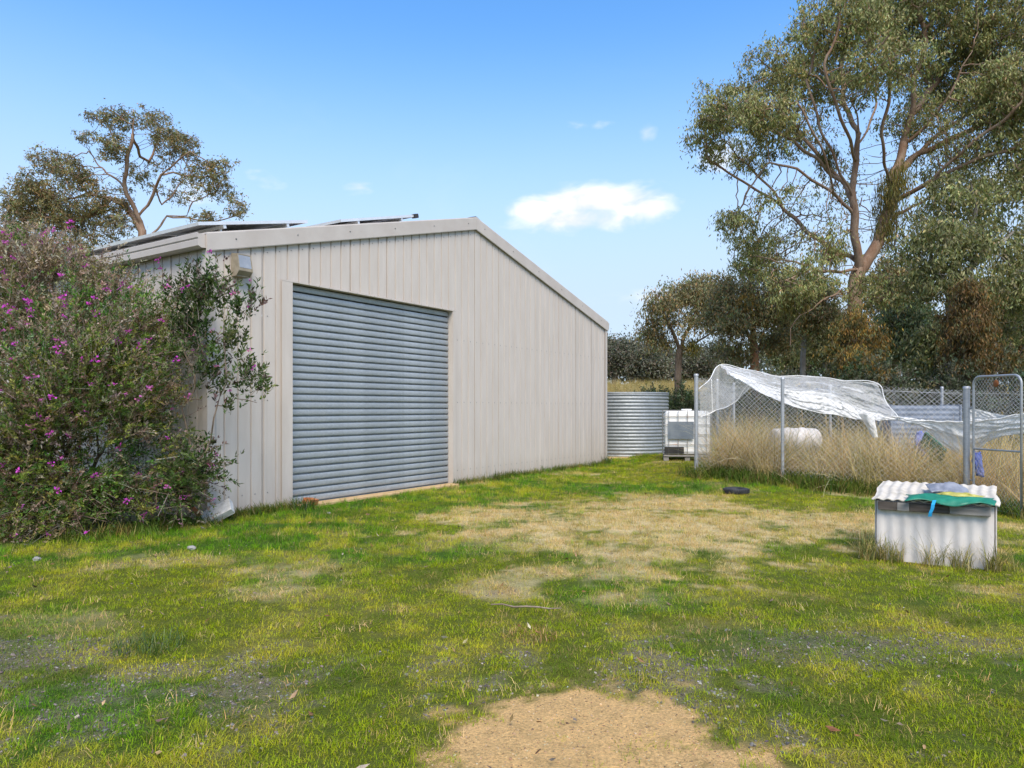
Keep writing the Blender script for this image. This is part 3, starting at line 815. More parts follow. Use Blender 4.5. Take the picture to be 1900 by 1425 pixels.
def build_fence():
    root = empty('chain_link_fence', 'chain link fence with galvanised posts round the overgrown garden enclosure', 'fence', FA)
    inv = Matrix.Translation(FA).inverted()
    def put(mb, name, mat, kind=None):
        mb.v = [tuple(inv @ Vector(v)) for v in mb.v]; o = mb.build(name, mat, root)
        if kind: o['kind'] = kind
        return o
    put(post(FA, TOP['A'], 0.038), 'post', M['galv'])
    put(post(FC, TOP['C'], 0.045), 'post', M['galv'])
    put(post(FB, TOP['B'], 0.03), 'post', M['galv']); put(post(FD, TOP['D'], 0.03), 'post', M['galv'])
    pm = FA.lerp(FC, 0.362); put(post(pm, 1.87, 0.03), 'post', M['galv'])
    for k in (0.25, 0.5, 0.75):
        p = FB.lerp(FD, k); put(post(p, TOP['B'] * (1 - k) + TOP['D'] * k, 0.028), 'post', M['galv'])
    p = FA.lerp(FB, 0.5); put(post(p, 1.95, 0.028), 'post', M['galv'])
    def run(p, q, tp, tq):
        put(wire_mesh(p, q, gz(p.x, p.y) + 0.03, tp - 0.05, gz(q.x, q.y) + 0.03, tq - 0.05), 'wire_mesh', M['wire'], 'stuff')
        for hgt in (0.04, 0.95):
            w = MB(); pts = []
            for i in range(9):
                k = i / 8; b = p.lerp(q, k); zt = (tp - 0.045) * (1 - k) + (tq - 0.045) * k; zg = gz(b.x, b.y)
                pts.append((b.x, b.y, zg + (zt - zg) * (1 - hgt if hgt < 0.5 else 1 - hgt) + (0.0)))
            w.tube(pts, 0.0025, 5); put(w, 'tension_wire', M['wire'])
    run(FA, FC, TOP['A'], TOP['C']); run(FA, FB, TOP['A'], TOP['B']); run(FB, FD, TOP['B'], TOP['D'])


build_fence()
GL = Vector((6.99, 10.88, 0)); GR = Vector((7.02, 9.90, 0))


def build_gate():
    t = (GR - GL).normalized(); zb = gz(7.0, 10.2) + 0.03
    root = empty('garden_gate', 'tall round cornered chain link gate with a rusty plate at the right edge', 'gate', GL)
    W = (GR - GL).length; z0, z1 = zb, 1.82
    loc = lambda u, z: t * u + Vector((0, 0, z))
    m = MB(); rr = 0.13; pts = [loc(0, z0), loc(0, z1 - rr)]
    for k in range(1, 7):
        a = math.pi - k * math.pi / 12; pts.append(loc(rr + rr * math.cos(a), z1 - rr + rr * math.sin(a)))
    for k in range(0, 7):
        a = math.pi / 2 - k * math.pi / 12; pts.append(loc(W - rr + rr * math.cos(a), z1 - 0.01 - rr + rr * math.sin(a)))
    pts += [loc(W, z0), loc(0.0, z0)]
    m.tube(pts, 0.017, 10); m.build('frame', M['galv'], root)
    r = MB(); r.tube([loc(0.015, 0.735), loc(W - 0.015, 0.745)], 0.014, 8); r.build('rail', M['galv'], root)
    w = wire_mesh(GL, GR, z0 + 0.01, z1 - 0.03, z0 + 0.01, z1 - 0.03, 0.070, 0.0017)
    w.v = [tuple(Vector(v) - Vector((GL.x, GL.y, 0))) for v in w.v]; tag(w.build('wire_mesh', M['wire'], root), kind='stuff')
    d = MB(); d.lathe([(0.0001, 0.012), (0.045, 0.010), (0.055, 0.0), (0.045, -0.010), (0.0001, -0.012)], 14)
    q = Matrix.Translation(loc(W * 0.52, 1.705) + Vector((-0.02, 0, 0))) @ Matrix.Rotation(math.atan2(t.y, t.x), 4, 'Z') @ Matrix.Rotation(R(90), 4, 'X')
    d.v = [tuple(q @ Vector(v)) for v in d.v]; d.build('rusty_plate', M['rust'], root)
    for z in (0.25, 1.35):
        h = MB(); h.tube([loc(-0.07, z), loc(0.0, z)], 0.014, 8); h.build('hinge', M['galv'], root)
    p = MB(); zz = gz(7.07, 9.78)
    p.tube([(7.06, 9.78, zz - 0.1), (7.06, 9.78, 0.66)], 0.030, 12)
    tag(p.build('gate_post', M['galv']), 'short galvanised post at the right end of the chain link gate', 'post')


build_gate()


# ------------------------------------------------------------------ bird netting
def mat_net():
    m, b, out = mat_new('white_bird_net')
    uv = b.new('ShaderNodeUVMap', uv_map='UVMap'); sep = b.new('ShaderNodeSeparateXYZ'); b.put(sep.inputs[0], uv.outputs[0])
    at = b.new('ShaderNodeAttribute', attribute_name='dens')
    def thread(c, f):
        w = b.math('ABSOLUTE', b.math('SUBTRACT', b.math('FRACT', b.math('MULTIPLY', c, f)), 0.5))
        return b.rng(w, 0.27, 0.36)
    u = b.math('ADD', sep.outputs[0], sep.outputs[1]); v = b.math('SUBTRACT', sep.outputs[0], sep.outputs[1])
    th = b.math('MAXIMUM', thread(u, 55), thread(v, 55))
    n = b.noise(uv.outputs[0], 3.0, 5, 0.6)
    fac = b.math('MULTIPLY', b.math('ADD', b.math('MULTIPLY', th, 0.55), 0.30), b.rng(n, 0.25, 0.75, 0.65, 1.15, 'LINEAR'))
    fac = b.math('MULTIPLY', fac, b.math('MULTIPLY', at.outputs['Fac'], 1.35), clamp=True)
    df = principled(b, rgb(0.90, 0.89, 0.86), 0.7, 0, 0.3)
    tl = b.new('ShaderNodeBsdfTranslucent'); tl.inputs[0].default_value = rgb(0.7, 0.7, 0.67)
    m1 = b.new('ShaderNodeMixShader'); m1.inputs[0].default_value = 0.25; b.l.new(df, m1.inputs[1]); b.l.new(tl.outputs[0], m1.inputs[2])
    tr = b.new('ShaderNodeBsdfTransparent'); mx = b.new('ShaderNodeMixShader'); b.put(mx.inputs[0], fac)
    b.l.new(tr.outputs[0], mx.inputs[1]); b.l.new(m1.outputs[0], mx.inputs[2]); b.l.new(mx.outputs[0], out.inputs[0])
    return m


M['net'] = mat_net()
M['netcord'] = mottled('bunched_net_edge', rgb(0.74, 0.73, 0.69), rgb(0.84, 0.83, 0.80), 30, 0.8)


def fence_d(px):
    """distance along the front run AC for a photo column (the net hangs just inside it)"""
    k = (px - CX) / F; a, c = FA, FC
    u = (k * a.y - a.x) / ((c.x - a.x) - k * (c.y - a.y))
    return a.y + (c.y - a.y) * u


def spline(pts, n):
    P0 = np.array(pts, float); m = len(P0); ts = np.linspace(0, m - 1, n); out = []
    for t in ts:
        i = min(int(t), m - 2); f = t - i
        p0, p1, p2, p3 = P0[max(i - 1, 0)], P0[i], P0[i + 1], P0[min(i + 2, m - 1)]
        out.append(0.5 * (2 * p1 + (p2 - p0) * f + (2 * p0 - 5 * p1 + 4 * p2 - p3) * f ** 2 + (3 * p1 - p0 - 3 * p2 + p3) * f ** 3))
    return np.array(out)


def net_sheet(curves, nu=90, nv=36, dens=1.0, fold=0.03, seed=0):
    """curves: list of lists of (px, py, distance); lofted into one sheet with small folds"""
    cs = [spline([tuple(P(*p)) for p in c], nu) for c in curves]
    grid = np.array([spline([c[i] for c in cs], nv) for i in range(nu)])          # nu, nv, 3
    U, V = np.meshgrid(np.arange(nu) / (nu - 1), np.arange(nv) / (nv - 1), indexing='ij')
    wob = (fbm(U * 6 + V * 3, V * 11 - U * 9, seed, 4) - 0.5) * 2
    mask = np.sin(np.pi * np.clip(V, 0.03, 0.97)) ** 0.5
    grid = grid + np.stack([wob * fold * 0.4, wob * fold * 1.2, wob * fold], -1) * mask[..., None]
    idx = np.arange(nu * nv).reshape(nu, nv)
    q = np.stack([idx[:-1, :-1], idx[1:, :-1], idx[1:, 1:], idx[:-1, 1:]], -1).reshape(-1, 4)
    dv = np.full((nu, nv), dens) * (0.8 + 0.5 * (fbm(U * 9, V * 9, seed + 5, 3)))
    ed = np.minimum(V, 1 - V) * (nv - 1); dv = np.where(ed < 1.0, dv * 1.9, dv)
    # metric uv
    du = np.linalg.norm(np.diff(grid, axis=0), axis=2).mean(1); lv = np.linalg.norm(np.diff(grid, axis=1), axis=2).mean(0)
    uu = np.concatenate([[0], np.cumsum(du)]); vv = np.concatenate([[0], np.cumsum(lv)])
    uvs = np.stack(np.meshgrid(uu, vv, indexing='ij'), -1).reshape(-1, 2)
    return grid.reshape(-1, 3), q, dv.ravel(), uvs


def build_net(name, sheets, label, cat, parent=None):
    V, Q, D, UV = [], [], [], []; n = 0
    for (v, q, d, uv) in sheets: V.append(v); Q.append(q + n); D.append(d); UV.append(uv); n += len(v)
    V, Q, D, UV = np.concatenate(V), np.concatenate(Q), np.concatenate(D), np.concatenate(UV)
    me = np_mesh(name, V, Q, M['net'], None, True)
    at = me.attributes.new('dens', 'FLOAT', 'POINT'); at.data.foreach_set('value', D.astype(np.float32))
    ul = me.uv_layers.new(name='UVMap'); lv = np.empty(len(me.loops), np.int32); me.loops.foreach_get('vertex_index', lv)
    ul.data.foreach_set('uv', UV[lv].astype(np.float32).ravel())
    return tag(link(name, me), label, cat)


def nets():
    fd = fence_d
    sh = []
    # side: hangs on the left run of fence
    sh.append(net_sheet([[(1297, 722, 13.5), (1318, 702, 14.0), (1335, 677, 14.6), (1370, 684, 14.4)],
                         [(1298, 745, 13.5), (1322, 735, 14.0), (1350, 722, 14.5), (1385, 700, 14.2)],
                         [(1299, 775, 13.5), (1328, 762, 14.0), (1362, 748, 14.3), (1398, 712, 14.0)]], 50, 30, 0.42, 0.03, 3))
    # upper span from the raised peak along the top of the front fence
    sh.append(net_sheet([[(1335, 677, 14.6), (1380, 684, 14.3), (1440, 697, 13.7), (1505, 698, 13.4), (1560, 705, 13.0), (1628, 711, 12.6)],
                         [(1345, 688, 14.2), (1400, 700, 13.8), (1460, 715, 13.3), (1520, 716, 13.0), (1580, 728, 12.7), (1642, 742, 12.5)],
                         [(1360, 696, 13.7), (1410, 712, 13.4), (1470, 728, 13.0), (1540, 733, 12.7), (1600, 756, 12.5), (1668, 776, 12.2)]], 110, 40, 0.50, 0.10, 9))
    # gathered lower roll
    sh.append(net_sheet([[(1352, 690, 13.8), (1400, 706, 13.5), (1462, 724, 13.0), (1540, 731, 12.8), (1590, 753, 12.6), (1672, 778, 12.2)],
                         [(1360, 697, 13.6), (1410, 722, 13.2), (1470, 742, 12.8), (1545, 752, 12.6), (1600, 772, 12.4), (1672, 779, 12.2)],
                         [(1372, 703, 13.4), (1420, 732, 13.0), (1476, 754, 12.7), (1540, 768, 12.5), (1600, 776, 12.4), (1674, 781, 12.2)]], 100, 30, 1.05, 0.10, 15))
    # hanging tail
    sh.append(net_sheet([[(1592, 768, 12.35), (1604, 785, 12.35), (1612, 800, 12.35), (1620, 812, 12.35)],
                         [(1606, 768, 12.2), (1612, 784, 12.25), (1619, 799, 12.3), (1624, 812, 12.3)],
                         [(1622, 770, 12.3), (1624, 784, 12.3), (1627, 799, 12.3), (1629, 811, 12.3)]], 24, 14, 2.2, 0.015, 21))
    # thin strip to the gate, opening into a wide flap
    sh.append(net_sheet([[(1664, 774, 12.2), (1700, 779, 12.0), (1745, 782, 11.8), (1795, 782, 11.6), (1850, 777, 11.3), (1910, 764, 11.0), (1990, 750, 10.7)],
                         [(1668, 778, 12.2), (1705, 784, 12.0), (1750, 800, 11.9), (1795, 812, 11.7), (1845, 797, 11.4), (1910, 783, 11.1), (1990, 768, 10.8)],
                         [(1672, 781, 12.2), (1712, 792, 12.1), (1752, 826, 12.0), (1800, 846, 11.8), (1838, 816, 11.5), (1910, 801, 11.1), (1990, 792, 10.8)]], 110, 30, 2.0, 0.08, 27))
    sh.append(net_sheet([[(1800, 756, 11.7), (1825, 762, 11.6), (1850, 768, 11.5), (1880, 772, 11.3)],
                         [(1800, 764, 11.7), (1825, 771, 11.6), (1850, 775, 11.5), (1880, 776, 11.3)],
                         [(1800, 780, 11.7), (1825, 780, 11.6), (1850, 779, 11.5), (1880, 779, 11.3)]], 40, 14, 0.9, 0.03, 33))
    net = build_net('bird_netting', sh, 'torn white bird netting sagging over the chain link garden enclosure', 'netting')
    for c in ([(1297, 722, 13.5), (1318, 702, 14.0), (1335, 677, 14.6), (1380, 684, 14.3), (1440, 697, 13.7), (1505, 698, 13.4), (1560, 705, 13.0), (1628, 711, 12.6), (1642, 742, 12.5), (1668, 776, 12.2)],
              [(1320, 704, 14.0), (1321, 735, 14.0), (1322, 764, 14.0)], [(1335, 677, 14.6), (1400, 706, 13.5), (1462, 724, 13.0), (1540, 731, 12.8), (1590, 753, 12.6), (1672, 778, 12.2)],
              [(1299, 775, 13.5), (1328, 762, 14.0), (1362, 748, 14.3), (1398, 712, 14.0), (1476, 754, 12.7), (1540, 768, 12.5), (1600, 776, 12.4), (1674, 780, 12.2)],
              [(1664, 774, 12.2), (1700, 779, 12.0), (1745, 782, 11.8), (1795, 782, 11.6), (1850, 777, 11.3), (1910, 764, 11.0), (1990, 750, 10.7)],
              [(1672, 781, 12.2), (1712, 792, 12.1), (1752, 826, 12.0), (1800, 846, 11.8), (1838, 816, 11.5), (1910, 801, 11.1), (1990, 792, 10.8)]):
        pts = spline([tuple(P(*q)) for q in c], 60); mb = MB(); mb.tube([Vector(q) + Vector((0, 0.006 * math.sin(k * 1.3), 0.008 * math.sin(k * 0.9))) for k, q in enumerate(pts)], 0.0085, 5)
        mb.build('edge_cord', M['netcord'], net)


nets()


# ------------------------------------------------------------------ things inside the enclosure
def at_ground(px, d, dz=0.0):
    x = (px - CX) / F * d; return Vector((x, d, gz(x, d) + dz))


def build_enclosure_bits():
    p = at_ground(1700, 14.4); root = empty('metal_bin', 'blue grey ribbed metal bin standing behind the sagging net', 'bin', p, R(-8))
    for y0 in (-0.45, 0.45):
        mb = MB(); prof = [(0.004 * math.sin(2 * math.pi * k / 8), 0.012 * k) for k in range(108)]
        mb.extrude(prof, lambda q, e: (e, y0 + q[0], q[1]), [-0.62, 0.62], True); mb.build('side_panel', M['bluegrey'], root)
    for x0 in (-0.63, 0.63):
        mb = MB(); mb.bbox((x0 - 0.02, -0.47, 0), (x0 + 0.02, 0.47, 1.30), 0.006); mb.build('end_panel', M['bluegrey'], root)
    so = MB(); so.box((-0.60, -0.43, 0.02), (0.60, 0.43, 0.06)); so.build('floor', M['bluegrey'], root)
    p = at_ground(1475, 14.6); root = empty('plastic_drum', 'white plastic drum lying in the dry grass behind the fence', 'drum', p, R(12))
    mb = MB(); mb.lathe([(0.0001, -0.48), (0.20, -0.48), (0.25, -0.45), (0.26, -0.2), (0.275, -0.18), (0.275, -0.14), (0.26, -0.12), (0.26, 0.12), (0.275, 0.14), (0.275, 0.18), (0.26, 0.2), (0.25, 0.45), (0.20, 0.48), (0.0001, 0.48)], 28)
    q = Matrix.Translation((0, 0, 0.56)) @ Matrix.Rotation(R(90), 4, 'Y'); mb.v = [tuple(q @ Vector(v)) for v in mb.v]; mb.build('body', M['cement'], root)
    bl = MB(); bl.bbox((-0.4, -0.2, 0), (0.4, 0.2, 0.285), 0.02); bl.build('stand', M['palewood'], root)
    # rag and shade cloth leaning by the gate post
    def sheet(name, pts, mat, label, cat, th=0.012, wob=0.03, seed=1):
        c = [spline([tuple(P(*p)) for p in r], 16) for r in pts]
        g = np.array([spline([q[i] for q in c], 14) for i in range(16)])
        U, V = np.meshgrid(np.linspace(0, 1, 16), np.linspace(0, 1, 14), indexing='ij')
        g = g + np.stack([0 * U, (fbm(U * 4, V * 4, seed, 3) - 0.5) * wob * 2, (fbm(U * 5 + 9, V * 5, seed, 3) - 0.5) * wob], -1)
        idx = np.arange(16 * 14).reshape(16, 14); q = np.stack([idx[:-1, :-1], idx[1:, :-1], idx[1:, 1:], idx[:-1, 1:]], -1).reshape(-1, 4)
        me = np_mesh(name, g.reshape(-1, 3), q, mat, None, True); o = link(name, me)
        s = o.modifiers.new('solid', 'SOLIDIFY'); s.thickness = th; return tag(o, label, cat)
    sheet('shade_cloth', [[(1716, 800, 12.4), (1736, 815, 12.3), (1756, 835, 12.2)], [(1712, 812, 12.5), (1730, 832, 12.4), (1752, 852, 12.3)], [(1706, 822, 12.6), (1724, 845, 12.5), (1746, 866, 12.4)]], M['shadecloth'],
          'piece of green shade cloth hanging in the dry grass under the net', 'cloth')
    sheet('blue_rag', [[(1700, 800, 12.6), (1720, 802, 12.6)], [(1698, 820, 12.6), (1722, 825, 12.6)], [(1702, 842, 12.6), (1718, 846, 12.6)]], M['bluefabric'],
          'crumpled blue rag among the dry grass under the net', 'rag', 0.015, 0.06, 4)
    sheet('blue_bag', [[(1806, 838, 10.95), (1820, 838, 10.9)], [(1803, 858, 10.95), (1822, 862, 10.9)], [(1812, 880, 10.95), (1826, 884, 10.9)]], M['bluefabric'],
          'pale blue bag hanging low beside the gate post', 'bag', 0.02, 0.05, 6)


build_enclosure_bits()


# ------------------------------------------------------------------ cement sheet box with its lid and bags
BL = Vector((3.40, 6.70, 0)); BR = Vector((4.158, 6.227, 0))
BT = (BR - BL).normalized(); BN = Vector((-BT.y, BT.x, 0))       # BN points away from the camera
if BN.y < 0: BN = -BN
BW = (BR - BL).length + 0.02
BZ = min(gz(3.4, 6.7), gz(4.06, 6.1)) - 0.01
BOX_M = Matrix.Translation((BL.x, BL.y, BZ)) @ Matrix.Rotation(math.atan2(BT.y, BT.x), 4, 'Z')


def build_box():
    root = empty('pump_box', 'low box of pale corrugated cement sheet with a timber framed lid near the right edge', 'box', BOX_M.translation, math.atan2(BT.y, BT.x))
    D = 0.86; H = 0.555
    wave = lambda u: 0.0055 * math.sin(2 * math.pi * u / 0.105)
    us = np.arange(0, BW + 0.001, BW / 72)
    def wall(pf, flip=False, l=BW):
        us = np.arange(0, l + 0.001, l / 72); mb = MB()
        prof = [(u, wave(u)) for u in us]
        ring = prof + [(u, w - 0.008) for (u, w) in prof[::-1]]
        mb.extrude(ring, pf, [-0.1, H], closed=True); return mb
    wall(lambda p, z: (p[0], -p[1] - 0.004, z)).build('front_panel', M['cement'], root)
    wall(lambda p, z: (p[0], D + p[1], z + 0.05)).build('back_panel', M['cement'], root)
    wall(lambda p, z: (-0.008 + p[1], 0.02 + p[0], z), l=D - 0.04).build('side_panel', M['cement'], root)
    wall(lambda p, z: (BW + 0.008 - p[1], 0.02 + p[0], z), l=D - 0.04).build('side_panel', M['cement'], root)
    for (a, b, m) in ((0.015, 0.17, 'wood'), (0.172, 0.27, 'palewood'), (0.272, 0.58, 'wood'), (0.582, 0.885, 'palewood')):
        t = MB(); t.bbox((a, -0.055, 0.475), (b, -0.018, 0.550), 0.005); t.build('batten', M[m], root)
    # sloping corrugated lid
    lid = MB(); ring = []
    us = np.linspace(-0.03, BW + 0.04, 100)
    pr = [(u, 0.0065 * math.sin(2 * math.pi * u / 0.082)) for u in us]
    ring = pr + [(u, w - 0.008) for (u, w) in pr[::-1]]
    lid.extrude(ring, lambda p, e: (p[0] + 0.012 * math.sin(e * 9), e, 0.578 + 0.075 * (e + 0.06) / 0.95 + p[1]), [-0.06, 0.1, 0.3, 0.5, 0.7, D + 0.06], closed=True)
    lid.build('lid', M['lidsheet'], root)
    # bags on the lid
    def crumple(name, lo, hi, z, h, mat, seed, label, cat, rot=0.0, nx=26, ny=16, edge=None):
        U, V = np.meshgrid(np.linspace(0, 1, nx), np.linspace(0, 1, ny), indexing='ij')
        x = lo[0] + (hi[0] - lo[0]) * U; y = lo[1] + (hi[1] - lo[1]) * V
        x = x + 0.05 * (fbm(V * 3, U * 2, seed, 3) - 0.5); y = y + 0.10 * (fbm(U * 4, V * 1.5, seed + 3, 3) - 0.5)
        base = 0.578 + 0.085 * (y + 0.06) / 0.95 + 0.02
        zz = base + z + h * (fbm(U * 4, V * 5, seed + 7, 4) * np.sin(np.pi * np.clip(U, .03, .97)) ** .6 * np.sin(np.pi * np.clip(V, .02, .98)) ** .6)
        if edge is not None: zz = zz + edge(U, V)
        idx = np.arange(nx * ny).reshape(nx, ny); q = np.stack([idx[:-1, :-1], idx[1:, :-1], idx[1:, 1:], idx[:-1, 1:]], -1).reshape(-1, 4)
        pts = np.stack([x, y, zz], -1).reshape(-1, 3)
        c0 = pts.mean(0)
        me = np_mesh(name, pts - c0, q, mat, None, True); o = link(name, me); s = o.modifiers.new('solid', 'SOLIDIFY'); s.thickness = 0.004; s.offset = 1
        o.matrix_world = BOX_M @ Matrix.Translation(c0) @ Matrix.Rotation(rot, 4, 'Z'); return tag(o, label, cat) if cat else o
    crumple('green_sack', (0.25, -0.12), (0.91, 0.10), 0.000, 0.060, M['greenbag'], 3, 'flat green woven sack draped over the front edge of the lid', 'sack', 0.02,
            edge=lambda U, V: -0.022 * np.clip(0.28 - V, 0, 1) / 0.28 + 0.02 * np.sin(U * 9) * (1 - V))
    crumple('yellow_sack', (0.46, 0.01), (0.84, 0.11), 0.016, 0.055, M['yellow'], 5, 'yellow edged sack folded between the green sack and the grey sheet', 'sack', -0.05)
    crumple('grey_sheet', (0.40, 0.10), (0.70, 0.50), 0.030, 0.110, M['greybag'], 8, 'crumpled grey plastic sheet on top of the sacks on the lid', 'sheet', 0.15)
    st = MB(); q0 = [(0.47, -0.16, 0.60), (0.46, -0.185, 0.565), (0.455, -0.185, 0.53), (0.44, -0.18, 0.49), (0.435, -0.17, 0.455)]
    vs = []
    for (x, y, z) in q0: vs += [(x - 0.014, y, z), (x + 0.014, y - 0.004, z + 0.004), (x + 0.014, y + 0.001, z + 0.004), (x - 0.014, y + 0.005, z)]
    fs = []
    for k in range(len(q0) - 1):
        for j in range(4): fs.append((k * 4 + j, k * 4 + (j + 1) % 4, k * 4 + 4 + (j + 1) % 4, k * 4 + 4 + j))
    st.add(vs, fs + [(0, 1, 2, 3), (16, 17, 18, 19)]); o = st.build('blue_strap', M['blue']); o.matrix_world = BOX_M
    tag(o, 'short bright blue strap dangling from under the green sack', 'strap')


build_box()


def build_tyre():
    d = 11.3; c = at_ground(1366, d)
    root = empty('tyre', 'small black tyre lying flat on the grass in front of the fence', 'tyre', c, 0.3)
    prof = []
    for k in range(21):
        a = 2 * math.pi * k / 20; cx, cz = math.cos(a), math.sin(a)
        prof.append((0.145 + 0.052 * math.copysign(abs(cx) ** 0.7, cx), 0.050 + 0.042 * math.copysign(abs(cz) ** 0.75, cz)))
    mb = MB(); mb.lathe(prof, 48); mb.build('casing', M['rubber'], root)
    tr = MB()
    for k in range(36):
        q = Matrix.Rotation(2 * math.pi * k / 36, 4, 'Z')
        for s in (-1, 1): tr.box((0.192, -0.009 + s * 0.004, 0.050 + s * 0.017 - 0.012), (0.203, 0.007 + s * 0.004, 0.050 + s * 0.017 + 0.012), q)
    tr.build('tread', M['rubber'], root)
    hb = MB(); hb.lathe([(0.0001, 0.03), (0.095, 0.03), (0.105, 0.05), (0.095, 0.055)], 32); hb.build('hub', M['rubber'], root)


build_tyre()
# ------------------------------------------------------------------ trees
def colonize(seeds, attract, step, infl, kill, iters=160, rng=None):
    """space colonisation: seeds = list of polylines [(Vector...)], each after the first joins its nearest earlier node"""
    pos, par = [], []
    for pl in seeds:
        pl = [np.array(p, float) for p in pl]
        if pos:
            A = np.array(pos); j = int(np.argmin(((A - pl[0]) ** 2).sum(1))); prev = j
        else: pos.append(pl[0]); par.append(-1); prev = 0
        for a, b in zip(pl[:-1], pl[1:]):
            n = max(1, int(np.linalg.norm(b - a) / step))
            for k in range(1, n + 1):
                q = a + (b - a) * k / n; w = min(1.0, len(pos) / 25.0) * step * 0.13
                q = q + w * np.array([math.sin(len(pos) * 1.13) + math.sin(len(pos) * 0.47 + 1), math.cos(len(pos) * 0.91) + math.sin(len(pos) * 0.39), 0.8 * math.sin(len(pos) * 1.31)])
                pos.append(q); par.append(prev); prev = len(pos) - 1
    seedn = len(pos)
    att = np.array(attract, float); alive = np.ones(len(att), bool)
    cap = 60000; NP = np.zeros((cap, 3)); NP[:len(pos)] = pos; n = len(pos)
    d = np.full(len(att), 1e9); own = np.zeros(len(att), int)
    def upd(i0, i1):
        for c in range(i0, i1, 400):
            e = min(c + 400, i1)
            dd = ((att[:, None, :] - NP[None, c:e, :]) ** 2).sum(2); m = dd.argmin(1); mv = dd[np.arange(len(att)), m]
            b = mv < d; d[b] = mv[b]; own[b] = m[b] + c
    upd(0, n)
    used = {}
    for it in range(iters):
        act = alive & (d < infl * infl)
        if not act.any():
            if not alive.any(): break
            j = np.where(alive)[0]; k = j[np.argmin(d[j])]; act = np.zeros_like(alive); act[k] = True
        dirs = att[act] - NP[own[act]]; dirs /= np.linalg.norm(dirs, axis=1)[:, None] + 1e-9
        o = own[act]; uo, inv = np.unique(o, return_inverse=True)
        sm = np.zeros((len(uo), 3)); np.add.at(sm, inv, dirs)
        sm /= np.linalg.norm(sm, axis=1)[:, None] + 1e-9
        sm += rng.normal(0, 0.22, sm.shape); sm /= np.linalg.norm(sm, axis=1)[:, None] + 1e-9
        i0 = n
        for k, u in enumerate(uo):
            c = used.get(u, 0)
            if c > 3: continue
            used[u] = c + 1
            NP[n] = NP[u] + sm[k] * step; par.append(int(u)); n += 1
            if n >= cap: break
        if n == i0:
            alive[act] = False; continue
        upd(i0, n)
        alive &= d > kill * kill
        if not alive.any() or n >= cap: break
    return NP[:n].copy(), np.array(par), seedn


def branch_mesh(pos, par, r_tip, r_base, expo=2.3, rmin=0.0, wig=0.0):
    n = len(pos); acc = np.zeros(n); kids = [[] for _ in range(n)]
    for i in range(1, n): kids[par[i]].append(i)
    order = np.arange(n - 1, -1, -1)
    for i in order:
        if not kids[i]: acc[i] += 1.0
        if par[i] >= 0: acc[par[i]] += acc[i]
    rad = r_tip * acc ** (1 / expo)
    top = rad[0]
    if top > r_tip * 1.01:
        k = math.log(r_base / r_tip) / math.log(top / r_tip); rad = r_tip * (rad / r_tip) ** k
    V, Fq = [], []; nv = 0
    heads = [(0, -1)]
    while heads:
        i, p = heads.pop()
        chain = [p, i] if p >= 0 else [i]
        while kids[chain[-1]]:
            ks = sorted(kids[chain[-1]], key=lambda q: -acc[q])
            for q in ks[1:]: heads.append((q, chain[-1]))
            chain.append(ks[0])
        if len(chain) < 2: continue
        rr = rad[chain].copy()
        if p >= 0: rr[0] = min(rr[0], rr[1] * 1.35)
        if rr.max() < rmin: continue
        ns = 9 if rr.max() > 0.12 else (6 if rr.max() > 0.04 else (4 if rr.max() > 0.015 else 3))
        C = pos[chain]; T = np.gradient(C, axis=0); T /= np.linalg.norm(T, axis=1)[:, None] + 1e-9
        ref = np.array([0.31, 0.17, 0.93]); ref = ref if abs(T[0] @ ref) < 0.9 else np.array([1.0, 0, 0])
        A = np.cross(T, ref); A /= np.linalg.norm(A, axis=1)[:, None] + 1e-9; B = np.cross(A, T)
        ang = np.arange(ns) * 2 * np.pi / ns
        ring = C[:, None, :] + rr[:, None, None] * (A[:, None, :] * np.cos(ang)[None, :, None] + B[:, None, :] * np.sin(ang)[None, :, None])
        m = len(chain); V.append(ring.reshape(-1, 3)); idx = np.arange(m * ns).reshape(m, ns) + nv; nx = np.roll(idx, -1, 1)
        Fq.append(np.stack([idx[:-1], nx[:-1], nx[1:], idx[1:]], -1).reshape(-1, 4)); nv += m * ns
    return np.concatenate(V), np.concatenate(Fq), rad, kids


def leaf_quads(c, dirs, L, W, rng, curl=0.0):
    """pointed leaves: c (N,3) base, dirs (N,3) unit"""
    n = len(c); rv = rng.normal(size=(n, 3)); s = np.cross(dirs, rv); s /= np.linalg.norm(s, axis=1)[:, None] + 1e-9
    nr = np.cross(s, dirs)
    L = np.broadcast_to(L, n)[:, None]; W = np.broadcast_to(W, n)[:, None]
    mid = c + dirs * L * 0.45 + nr * L * curl
    v = np.stack([c, mid + s * W / 2, c + dirs * L, mid - s * W / 2], 1).reshape(-1, 3)
    return v, np.arange(n * 4).reshape(n, 4)


def sample_ellipsoids(cl, n, rng, shell=0.35):
    """cl: list of (centre, radii, weight)"""
    w = np.array([q[2] for q in cl], float); w /= w.sum(); k = rng.choice(len(cl), n, p=w)
    u = rng.normal(size=(n, 3)); u /= np.linalg.norm(u, axis=1)[:, None]
    r = rng.random(n) ** shell
    C = np.array([np.array(q[0]) for q in cl]); Rr = np.array([np.array(q[1]) for q in cl])
    return C[k] + u * r[:, None] * Rr[k], k


def pal(cols, w, n, rng, jit=0.18):
    c = np.array(cols, float)[rng.choice(len(cols), n, p=np.array(w, float) / sum(w))]
    return np.clip(c * (1 + rng.normal(0, jit, (n, 1))) * (1 + rng.normal(0, jit * 0.4, (n, 3))), 0.004, 1)


